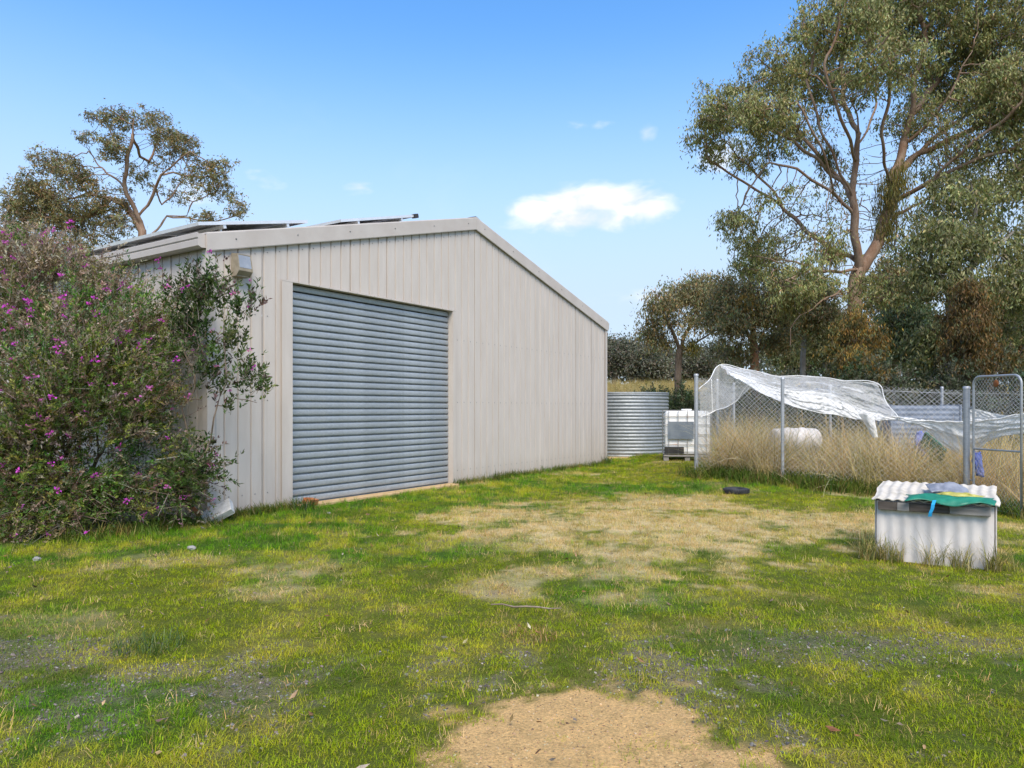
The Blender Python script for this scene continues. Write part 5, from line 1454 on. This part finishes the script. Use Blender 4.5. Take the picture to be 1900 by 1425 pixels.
def flowering_shrub():
    base = Vector((-5.35, 8.45, gz(-5.35, 8.45)))
    def e(px, py, rx, ry, d, w=1.0, rd=0.6): return pc(px, py, rx, ry, d, w, rd)
    cl = [e(60, 570, 140, 130, 8.3, 1.0, .8), e(190, 560, 80, 80, 8.6, .8), e(90, 505, 90, 50, 8.5, .9), e(20, 465, 60, 46, 8.6, .8), e(180, 700, 150, 140, 8.1, 1.1, .9), e(60, 800, 130, 140, 7.9, 1, .7),
          e(270, 620, 70, 90, 8.5, .5), e(240, 790, 100, 110, 8.1, .9, .7), e(-90, 620, 160, 220, 8.2, 1, .9), e(330, 890, 60, 50, 8.2, .6, .4), e(120, 910, 130, 60, 7.8, .8, .5), e(-20, 930, 80, 60, 7.5, .8, .4), e(30, 870, 110, 90, 7.9, .9, .6), e(200, 900, 110, 60, 8.0, .9, .4), e(295, 925, 60, 40, 8.05, .7, .3), e(60, 960, 100, 40, 7.45, .7, .3), e(220, 855, 90, 60, 8.15, 1.0, .4), e(150, 900, 110, 60, 8.2, .6, .5)]
    pal_ = ([(0.135, 0.195, 0.032), (0.075, 0.140, 0.026), (0.25, 0.26, 0.055), (0.32, 0.25, 0.19), (0.26, 0.185, 0.13), (0.17, 0.13, 0.08)], (5, 4, 3, 2.6, 2.2, 1.6))
    def cf(s, c, rng):
        # the upper left of the shrub has gone to pinkish brown seed, the lower right is green
        k = np.clip((s[:, 2] - 1.5) / 1.7 + (-s[:, 0] - 5.1) * 0.30, 0, 1) * 0.85
        k = k * (0.5 + 1.0 * fbm(s[:, 0] * 2.2, s[:, 2] * 2.2, 77, 3))
        m = (rng.random(len(s)) < k)[:, None]
        dry = pal([(0.39, 0.30, 0.215), (0.32, 0.22, 0.16), (0.27, 0.22, 0.11), (0.46, 0.38, 0.30)], (3, 3, 3, 1.4), len(s), rng)
        c = np.where(m, dry, c)
        g = (fbm(s[:, 0] * 1.6, s[:, 2] * 1.6, 91, 3) > 0.60)[:, None]
        return np.where(g & ~m, c * np.array([0.72, 1.08, 0.8]), c)
    mg = ([(0.46, 0.06, 0.38), (0.56, 0.11, 0.46), (0.33, 0.04, 0.28)], (3, 2, 2)); pk = ([(0.55, 0.17, 0.36), (0.48, 0.13, 0.40)], (1, 1)); br = ([(0.70, 0.08, 0.62), (0.62, 0.11, 0.56)], (1, 1))
    shoot_shrub('flowering_shrub', 'big sprawling shrub with small magenta flowers covering the left side of the shed', 'shrub', base, cl, 16500, 21, 0.040, 0.0150, pal_, 101,
                0.30, 0.35, dens_fn=lambda p: np.clip(sstep(0.25, 0.48, fbm(p[:, 0] * 2.6 + p[:, 1], p[:, 2] * 2.6, 64, 3)), 0.12, 1), flowers=290, flower_cols=(mg, mg, pk, br), n_stem_att=900, col_fn=cf, r_base=0.05, shell=0.75)
    # leafy shrub whose sprays reach over the shed corner
    base = Vector((-3.98, 8.08, gz(-3.98, 8.08)))
    cl = [e(375, 560, 40, 60, 8.15, .9, .25), e(400, 545, 30, 36, 8.0, .6, .2), e(440, 590, 30, 30, 7.9, .4, .2), e(455, 700, 30, 40, 7.85, .55, .2), e(430, 640, 40, 40, 7.95, .5, .2), e(480, 730, 24, 20, 7.8, .45, .15), e(395, 700, 40, 60, 8.0, .5, .2), e(350, 620, 40, 70, 8.2, .9, .25), e(330, 560, 40, 40, 8.3, .5, .2),
          e(470, 570, 14, 20, 7.8, .6, .1), e(420, 760, 40, 16, 7.9, .3, .15), e(350, 860, 40, 50, 8.05, 1.2, .25), e(395, 880, 16, 26, 8.0, .6, .1), e(335, 900, 40, 40, 8.0, 1.0, .25)]
    pal2 = ([(0.070, 0.115, 0.026), (0.050, 0.085, 0.022), (0.11, 0.145, 0.045), (0.13, 0.09, 0.075), (0.16, 0.14, 0.10)], (5, 4, 3, 1.3, 1.0))
    shoot_shrub('leafy_shrub', 'thin leafy shrub whose dark sprays reach across the cream wall beside the roller door', 'shrub', base, cl, 560, 17, 0.060, 0.021, pal2, 111,
                0.27, 0.75, flowers=26, flower_cols=(mg, pk, mg, ([(0.20, 0.09, 0.10), (0.14, 0.07, 0.07)], (1, 1))), n_stem_att=260, r_base=0.022, shell=0.7)


flowering_shrub()


def garden_shrubs():
    G1 = ([(0.055, 0.082, 0.032), (0.075, 0.10, 0.045), (0.11, 0.12, 0.06)], (4, 4, 2)); G2 = ([(0.10, 0.115, 0.065), (0.14, 0.15, 0.09), (0.075, 0.09, 0.05)], (4, 3, 3))
    spec = [(1265, 23.5, 742, 30, 24, G1, 'dark green bush between the water tank and the white container'), (1640, 20.5, 690, 60, 30, G2, 'grey green bush behind the torn end of the netting'),
            (1720, 21.5, 690, 55, 34, G1, 'dark bush behind the diamond mesh left of the gate post'), (1545, 22.5, 685, 50, 30, G1, 'dark bush behind the middle of the netting'),
            (1430, 23.5, 690, 60, 26, G2, 'olive bush behind the peak of the netting'), (1775, 20.0, 690, 50, 34, G2, 'grey green bush at the foot of the rusty weeping tree'), (1590, 21.0, 690, 40, 26, G1, 'dark bush at the foot of the weeping ochre tree'), (1860, 20.5, 680, 60, 40, G2, 'pale olive bush behind the top of the gate'), (1350, 25.5, 700, 40, 30, G1, 'dark bush behind the left corner of the fence'),
            (1215, 30, 728, 40, 10, G1, 'low green scrub along the paddock behind the tank roof')]
    for k, (px, d, cy, rx, ry, pl_, lab) in enumerate(spec):
        base = at_ground(px, d); kk = d / F
        zt = P(px, cy - ry, d).z; h = zt - base.z; c = Vector((base.x, base.y, base.z + h * 0.5))
        cl = [(c, (rx * kk * 0.8, rx * kk * 0.7, h * 0.5), 2), (c + Vector((-rx * kk * .5, .2, -h * .12)), (rx * kk * .5, rx * kk * .5, h * .40), 1), (c + Vector((rx * kk * .5, -.2, -h * .1)), (rx * kk * .5, rx * kk * .5, h * .42), 1)]
        shoot_shrub('bush', lab, 'bush', base, cl, 620, 15, 0.10, 0.034, pl_, 130 + k, 0.36, 0.5, n_stem_att=90, group='bushes behind the garden fence', r_base=0.03, stem_step=0.25)


garden_shrubs()


# ------------------------------------------------------------------ grass, straw and stones (stuff nobody could count)
PROTO = bpy.data.collections.new('prototypes')       # not linked to the scene: only instanced


def clump_mesh(name, n, rad, h0, h1, lean, wid, seed, segs=2):
    rng = np.random.default_rng(seed); V, Fc = [], []
    for k in range(n):
        a = rng.random() * 6.283; r = rad * math.sqrt(rng.random()); p = np.array([r * math.cos(a), r * math.sin(a), -0.006])
        az = rng.random() * 6.283; L = rng.uniform(h0, h1); le = lean * rng.uniform(0.3, 1.3); dh = np.array([math.cos(az), math.sin(az), 0]); sd = np.array([-math.sin(az), math.cos(az), 0])
        tw = rng.uniform(-0.7, 0.7); sd = sd * math.cos(tw) + dh * math.sin(tw); w = wid * rng.uniform(0.7, 1.3)
        i0 = len(V)
        for s in range(segs + 1):
            f = s / segs; q = p + dh * (L * le * f ** 1.7) + np.array([0, 0, L * f * math.sqrt(max(0.05, 1 - (le * f * 0.85) ** 2))])
            ww = w * (1 - 0.75 * f)
            if s < segs: V += [q - sd * ww / 2, q + sd * ww / 2]
            else: V.append(q)
        for s in range(segs - 1):
            a0 = i0 + s * 2; Fc.append((a0, a0 + 1, a0 + 3, a0 + 2))
        a0 = i0 + (segs - 1) * 2; Fc.append((a0, a0 + 1, a0 + 2))
    me = bpy.data.meshes.new(name); me.from_pydata([tuple(v) for v in V], [], Fc); me.update(); me.materials.append(M['blade'])
    o = bpy.data.objects.new(name, me); PROTO.objects.link(o); return o


def scatter(name, pts, rot, scl, tint, protos, mat, kind='stuff'):
    """one object: a cloud of points, each carrying one of the prototypes"""
    me = bpy.data.meshes.new(name); n = len(pts); me.vertices.add(n); me.vertices.foreach_set('co', np.ascontiguousarray(pts, np.float32).ravel())
    for nm, ty, dat, key in (('rot', 'FLOAT_VECTOR', rot, 'vector'), ('scl', 'FLOAT', scl, 'value'), ('tint', 'FLOAT_COLOR', np.concatenate([tint, np.ones((n, 1))], 1), 'color')):
        a = me.attributes.new(nm, ty, 'POINT'); a.data.foreach_set(key, np.ascontiguousarray(dat, np.float32).ravel())
    a = me.attributes.new('pick', 'INT', 'POINT'); a.data.foreach_set('value', RNG.integers(0, len(protos), n).astype(np.int32))
    me.update(); me.materials.append(mat); o = link(name, me); tag(o, kind=kind)
    ng = bpy.data.node_groups.new(name + '_nodes', 'GeometryNodeTree')
    ng.interface.new_socket('Geometry', in_out='INPUT', socket_type='NodeSocketGeometry'); ng.interface.new_socket('Geometry', in_out='OUTPUT', socket_type='NodeSocketGeometry')
    N, Lk = ng.nodes, ng.links; gi = N.new('NodeGroupInput'); go = N.new('NodeGroupOutput'); ip = N.new('GeometryNodeInstanceOnPoints'); jn = N.new('GeometryNodeJoinGeometry')
    for p in reversed(protos):
        oi = N.new('GeometryNodeObjectInfo'); oi.inputs['Object'].default_value = p; oi.inputs['As Instance'].default_value = True; Lk.new(oi.outputs['Geometry'], jn.inputs[0])
    def attr(nm, ty):
        q = N.new('GeometryNodeInputNamedAttribute'); q.data_type = ty; q.inputs['Name'].default_value = nm; return q.outputs['Attribute']
    Lk.new(gi.outputs[0], ip.inputs['Points']); Lk.new(jn.outputs[0], ip.inputs['Instance']); ip.inputs['Pick Instance'].default_value = True
    Lk.new(attr('pick', 'INT'), ip.inputs['Instance Index']); Lk.new(attr('rot', 'FLOAT_VECTOR'), ip.inputs['Rotation']); Lk.new(attr('scl', 'FLOAT'), ip.inputs['Scale'])
    Lk.new(ip.outputs[0], go.inputs[0])
    md = o.modifiers.new('scatter', 'NODES'); md.node_group = ng
    return o


def wedge(n, d0, d1, power, rng):
    """points on the ground in the wedge in front of the camera, denser near it"""
    u = rng.random(n); e = 2 - power
    d = (d0 ** e + (d1 ** e - d0 ** e) * u) ** (1 / e); x = (rng.random(n) * 2 - 1) * (0.78 * d + 0.9)
    return x, d


def free(x, y, mar=0.0):
    t, s = shed_local(x, y); ok = ~((t > -0.02 - mar) & (t < SHED_W + 0.02) & (s > -0.03 - mar))
    ok &= ~((t > DL - 0.05) & (t < DR + 0.05) & (s > -0.14))
    ok &= ~((t > -3.0) & (t < 0) & (s > 0.0))
    q = BOX_M.inverted(); lx = q[0][0] * x + q[0][1] * y + q[0][3]; ly = q[1][0] * x + q[1][1] * y + q[1][3]
    return ok & ~((lx > -0.01) & (lx < BW + 0.01) & (ly > -0.015) & (ly < 0.87))


def in_garden(x, y):
    def side(p, q): return (q.x - p.x) * (y - p.y) - (q.y - p.y) * (x - p.x)
    return (side(FA, FC) > 0) & (side(FB, FA) > 0) & (side(FD, FB) > 0) & (x > FA.x)


def lawn():
    rng = np.random.default_rng(42)
    short = [clump_mesh('short_tuft', 26, 0.062, 0.012, 0.034, 1.05, 0.0030, 200 + k) for k in range(6)]
    mid = [clump_mesh('grass_tuft', 22, 0.050, 0.035, 0.090, 0.75, 0.0036, 220 + k, 3) for k in range(5)]
    straw = [clump_mesh('straw_tuft', 20, 0.085, 0.025, 0.075, 1.12, 0.0026, 240 + k) for k in range(5)]
    x, y = wedge(98000, 2.3, 27, 1.15, rng)
    ok = free(x, y); x, y = x[ok], y[ok]
    sand, dry, grav, lush, nA, nB, nD = fields(x, y); n = len(x)
    p = np.clip(1 - 1.22 * sand + 0.30 * sand * (nB > 0.60) * (nD > .5) - 0.34 * grav - 0.60 * dry, 0.012, 1) * (0.35 + 0.65 * sstep(0.30, 0.55, nD * 0.5 + nB * 0.5))
    keep = rng.random(n) < p
    x, y, sand, dry, grav, lush, nA, nB = (q[keep] for q in (x, y, sand, dry, grav, lush, nA, nB)); n = len(x)
    g1, g2, g3, g4 = arr(0.245, 0.315, 0.010), arr(0.105, 0.255, 0.010), arr(0.42, 0.42, 0.035), arr(0.50, 0.40, 0.15)
    t = lerp(np.broadcast_to(g1, (n, 3)), g2, lush); t = lerp(t, g3, 0.75 * sstep(0.46, 0.70, nB)); t = lerp(t, arr(0.05, 0.12, 0.012), 0.75 * sstep(0.60, 0.74, fbm(x * 3.3, y * 2.2, 87, 3))); t = lerp(t, g4, np.clip(0.75 * dry + 0.15 * (rng.random(n) < .12), 0, 1))
    t = t * (1 + rng.normal(0, 0.17, (n, 1))) * (1 + rng.normal(0, 0.06, (n, 3)))
    rot = np.stack([rng.normal(0, .1, n), rng.normal(0, .1, n), rng.random(n) * 6.283], -1)
    z = ground_z(x, y); pts = np.stack([x, y, z], -1)
    far = np.clip((y - 5) / 15, 0, 1)
    tall = rng.random(n) < (0.03 + 0.36 * lush * (1 - dry) * (1 - grav)) * (0.2 + 0.8 * sstep(4.5, 7.5, y))
    scl = rng.uniform(0.7, 1.35, n) * (1 + 0.9 * far)
    scatter('lawn_grass', pts[~tall], rot[~tall], scl[~tall], np.clip(t[~tall], 0.01, .6), short, M['blade'])
    scatter('tufted_grass', pts[tall], rot[tall], scl[tall] * 0.75, np.clip(t[tall], 0.01, .6), mid, M['blade'])
    # dry straw
    x, y = wedge(42000, 2.3, 20, 1.0, rng); ok = free(x, y); x, y = x[ok], y[ok]
    sand, dry, grav, lush, nA, nB, nD = fields(x, y)
    keep = rng.random(len(x)) < np.clip(0.95 * dry + 0.06 * (1 - sand) * (1 - grav), 0, 1) * (1 - sand); x, y = x[keep], y[keep]; n = len(x)
    t = pal([(0.46, 0.365, 0.19), (0.37, 0.28, 0.13), (0.54, 0.44, 0.26), (0.30, 0.25, 0.09)], (4, 3, 2, 1.5), n, rng, 0.14) * np.array([1.15, 1.12, 1.0])
    rot = np.stack([rng.normal(0, .15, n), rng.normal(0, .15, n), rng.random(n) * 6.283], -1)
    scatter('dry_straw', np.stack([x, y, ground_z(x, y)], -1), rot, rng.uniform(0.6, 1.2, n) * (1 + 0.5 * np.clip((y - 5) / 12, 0, 1)), t, straw, M['blade'])
    # a rusty dry tuft near the sand, taller weeds at the feet of things
    W = []
    def line(p, q, n, w): 
        for _ in range(n):
            k = rng.random(); W.append((p[0] + (q[0] - p[0]) * k + rng.normal(0, w), p[1] + (q[1] - p[1]) * k + rng.normal(0, w)))
    a = SHED_M @ Vector((0.0, -0.12, 0)); b_ = SHED_M @ Vector((1.15, -0.10, 0)); line(a, b_, 90, 0.05)
    a = SHED_M @ Vector((4.75, -0.08, 0)); b_ = SHED_M @ Vector((SHED_W, -0.08, 0)); line(a, b_, 210, 0.04)
    line((-3.85, 8.3), (-5.2, 7.3), 420, 0.20); line((-5.0, 7.3), (-7.0, 6.9), 300, 0.25)
    line(FA, FC, 620, 0.20); line((GL.x, GL.y), (7.4, 9.0), 60, 0.15)
    line((-4.2, 8.0), (-6.8, 7.05), 260, 0.30)
    W = np.array(W); ok = free(W[:, 0], W[:, 1]); W = W[ok]; n = len(W)
    t = pal([(0.075, 0.135, 0.022), (0.13, 0.16, 0.03), (0.20, 0.17, 0.06), (0.05, 0.10, 0.018)], (4, 3, 1.5, 3), n, rng)
    scatter('edge_weeds', np.stack([W[:, 0], W[:, 1], ground_z(W[:, 0], W[:, 1])], -1), np.stack([rng.normal(0, .12, n), rng.normal(0, .12, n), rng.random(n) * 6.28], -1), rng.uniform(1.1, 2.6, n) * (1 + 0.7 * (W[:, 0] > 3.2)), t, mid, M['blade'])
    # stones in the gravel, grit in the sand
    peb = []
    for k in range(5):
        bm = bmesh.new(); bmesh.ops.create_icosphere(bm, subdivisions=1, radius=0.5); rn = random.Random(k)
        for v in bm.verts: v.co = Vector((v.co.x, v.co.y * 0.8, v.co.z * 0.55)) * rn.uniform(0.75, 1.2)
        me = bpy.data.meshes.new('pebble'); bm.to_mesh(me); bm.free(); me.materials.append(M['pebble']); o = bpy.data.objects.new('pebble', me); PROTO.objects.link(o); peb.append(o)
    x, y = wedge(90000, 2.2, 8.0, 1.2, rng); sand, dry, grav, lush, nA, nB, nD = fields(x, y)
    keep = rng.random(len(x)) < np.clip(0.55 * grav + 0.75 * sand + 0.008, 0, 1); x, y, grav, sand = x[keep], y[keep], grav[keep], sand[keep]; n = len(x)
    t = pal([(0.165, 0.15, 0.135), (0.25, 0.225, 0.195), (0.10, 0.09, 0.083), (0.40, 0.37, 0.33)], (4, 3, 3, .5), n, rng, 0.2)
    ts = pal([(0.46, 0.32, 0.16), (0.36, 0.24, 0.12), (0.55, 0.42, 0.25), (0.22, 0.15, 0.09)], (4, 3, 2, 2), n, rng, 0.15)
    t = np.where((sand > grav)[:, None], ts, t)
    s = np.where(sand > grav, rng.uniform(0.003, 0.011, n), rng.uniform(0.006, 0.020, n)) * np.where(rng.random(n) < .03, 1.7, 1)
    scatter('gravel', np.stack([x, y, ground_z(x, y) + s * 0.1], -1), rng.random((n, 3)) * 6.28 * np.array([.08, .08, 1]), s, t, peb, M['pebble'])
    lf = []
    for k in range(4):
        rn = np.random.default_rng(800 + k); L = 0.026 + 0.010 * k; w = 0.005 + 0.0015 * k
        v = [(0, 0, 0.002), (L * .4, w, 0.008), (L, 0, 0.003 + 0.006 * k), (L * .45, -w, 0.001)]
        me = bpy.data.meshes.new('fallen_leaf'); me.from_pydata(v, [], [(0, 1, 2, 3)]); me.materials.append(M['pebble']); o = bpy.data.objects.new('fallen_leaf', me); PROTO.objects.link(o); lf.append(o)
    x, y = wedge(800, 2.4, 16, 0.9, rng); ok = free(x, y); x, y = x[ok], y[ok]; n = len(x)
    t = pal([(0.26, 0.13, 0.06), (0.36, 0.24, 0.13), (0.20, 0.15, 0.11), (0.44, 0.36, 0.26)], (3, 3, 2, 1), n, rng, 0.2)
    scatter('leaf_litter', np.stack([x, y, ground_z(x, y) + 0.022], -1), np.stack([rng.normal(0, .35, n), rng.normal(0, .35, n), rng.random(n) * 6.28], -1), rng.uniform(0.5, 1.2, n), t, lf, M['pebble'])
    # tall dead grass in the enclosure and the paddock beyond
    tg = [clump_mesh('dead_grass', 34, 0.15, 0.35, 1.0, 0.80, 0.0065, 260 + k, 5) for k in range(6)]
    pts = []
    for _ in range(30000):
        u, v = rng.random() ** 1.5, rng.random(); p = FA.lerp(FC, v); q = FB.lerp(FD, v); v = 0.07 + 0.93 * v; p = FA.lerp(FC, v); q = FB.lerp(FD, v); xx = p.x + (q.x - p.x) * u; yy = p.y + (q.y - p.y) * u
        pts.append((xx + rng.normal(0, .12), yy + 0.18 + rng.normal(0, .10)))
        if len(pts) > 1700: break
    for _ in range(120):
        v = rng.random(); pts.append((7.2 + rng.random() * 2.2, 9.3 + rng.random() * 2.6))
    W = np.array(pts); W = W[rng.random(len(W)) < sstep(0.34, 0.64, fbm(W[:, 0] * 1.6, W[:, 1] * 1.6, 5, 3))]; n = len(W)
    t = pal([(0.52, 0.41, 0.20), (0.60, 0.49, 0.28), (0.38, 0.28, 0.12), (0.26, 0.26, 0.08), (0.66, 0.57, 0.37)], (5, 4, 2.0, 2.2, 1.6), n, rng, 0.12)
    hmod = (1 + 0.35 * sstep(6.5, 4.0, W[:, 0])) * 0.62 + 0.80 * fbm(W[:, 0] * 1.3, W[:, 1] * 1.3, 9, 3)
    scatter('tall_dead_grass', np.stack([W[:, 0], W[:, 1], ground_z(W[:, 0], W[:, 1])], -1), np.stack([rng.normal(0, .34, n), rng.normal(0, .34, n), rng.random(n) * 6.28], -1), hmod * rng.uniform(0.55, 1.25, n), t, tg, M['blade'])
    x = rng.uniform(2, 40, 9000); y = rng.uniform(21, 75, 9000); n = len(x)
    t = pal([(0.36, 0.29, 0.12), (0.42, 0.35, 0.18), (0.25, 0.23, 0.08)], (4, 3, 2), n, rng, 0.12)
    scatter('paddock_grass', np.stack([x, y, ground_z(x, y)], -1), np.stack([0 * x, 0 * x, rng.random(n) * 6.28], -1), rng.uniform(0.5, 1.0, n), t, tg, M['blade'])
    return mid, tg


MID, TALL = lawn()


def tuft(name, label, cat, x, y, n, h, rad, cols, seed, group=None, lean=0.7, wid=0.005):
    rng = np.random.default_rng(seed); o = clump_mesh(name, n, rad, h * .45, h, lean, wid, seed, 4); me = o.data; PROTO.objects.unlink(o)
    c = pal(*cols, n, rng, 0.18); nv = len(me.vertices); at = me.color_attributes.new('Col', 'FLOAT_COLOR', 'POINT')
    cc = np.ones((nv, 4), np.float32); cc[:, :3] = np.repeat(c, nv // n, 0); at.data.foreach_set('color', cc.ravel())
    me.materials.clear(); me.materials.append(M['shrubleaf']); COL.objects.link(o); o.location = (x, y, gz(x, y)); return tag(o, label, cat, group)


WEED = ([(0.070, 0.125, 0.022), (0.11, 0.15, 0.03), (0.05, 0.095, 0.02)], (3, 3, 2)); RUSTY = ([(0.34, 0.19, 0.06), (0.40, 0.26, 0.10), (0.22, 0.17, 0.05)], (3, 3, 2)); OLIVE = ([(0.20, 0.20, 0.045), (0.30, 0.25, 0.08), (0.13, 0.15, 0.04), (0.46, 0.36, 0.15)], (3, 3, 2, 2))
p = on_shed(1.20, -0.27, 0); tuft('weed', 'dense green weed growing at the brick by the roller door', 'weed', p.x, p.y, 170, 0.24, 0.15, WEED, 301, 'weeds along the shed wall', 0.8, 0.010)
p = on_shed(SHED_W - 0.15, -0.12, 0); tuft('weed', 'upright weed at the right end of the shed front by the tank', 'weed', p.x, p.y, 90, 0.30, 0.13, WEED, 302, 'weeds along the shed wall', 0.6, 0.009)
p = on_shed(4.80, -0.12, 0); tuft('weed', 'small green weed at the right foot of the roller door', 'weed', p.x, p.y, 70, 0.17, 0.11, WEED, 303, 'weeds along the shed wall', 0.8, 0.008)
p = on_shed(7.3, -0.12, 0); tuft('weed', 'brownish weed halfway along the wall right of the roller door', 'weed', p.x, p.y, 60, 0.16, 0.12, OLIVE, 304, 'weeds along the shed wall', 0.8, 0.008)
tuft('dry_tuft', 'rusty dry grass tuft between the stick and the sand patch', 'tuft', 0.11, 4.25, 260, 0.07, 0.17, RUSTY, 305, None, 1.0, 0.004)
tuft('green_tuft', 'coarse dark green grass tuft at the lower left beside the gravel', 'tuft', -2.05, 4.05, 230, 0.12, 0.20, WEED, 306, None, 0.8, 0.005)
for k, (u, v, n, h, r, cs, lab) in enumerate(((-0.03, -0.08, 190, 0.36, 0.12, OLIVE, 'brown weed clump at the left front corner of the cement box'), (0.16, -0.08, 80, 0.30, 0.07, OLIVE, 'weed clump a little right of the left corner of the cement box'),
                                               (0.46, -0.10, 60, 0.42, 0.10, OLIVE, 'arching grass clump in front of the middle of the cement box'), (0.68, -0.09, 80, 0.30, 0.09, OLIVE, 'weed clump right of the middle of the cement box'),
                                               (0.90, -0.06, 90, 0.36, 0.06, OLIVE, 'weed clump at the right front corner of the cement box'), (1.0, 0.05, 26, 0.40, 0.07, OLIVE, 'pale grass stalks at the right side of the cement box'))):
    p = BOX_M @ Vector((u, v, 0)); tuft('weed', lab, 'weed', p.x, p.y, n, h, r, cs, 320 + k, 'weeds round the cement box', 0.85, 0.006)
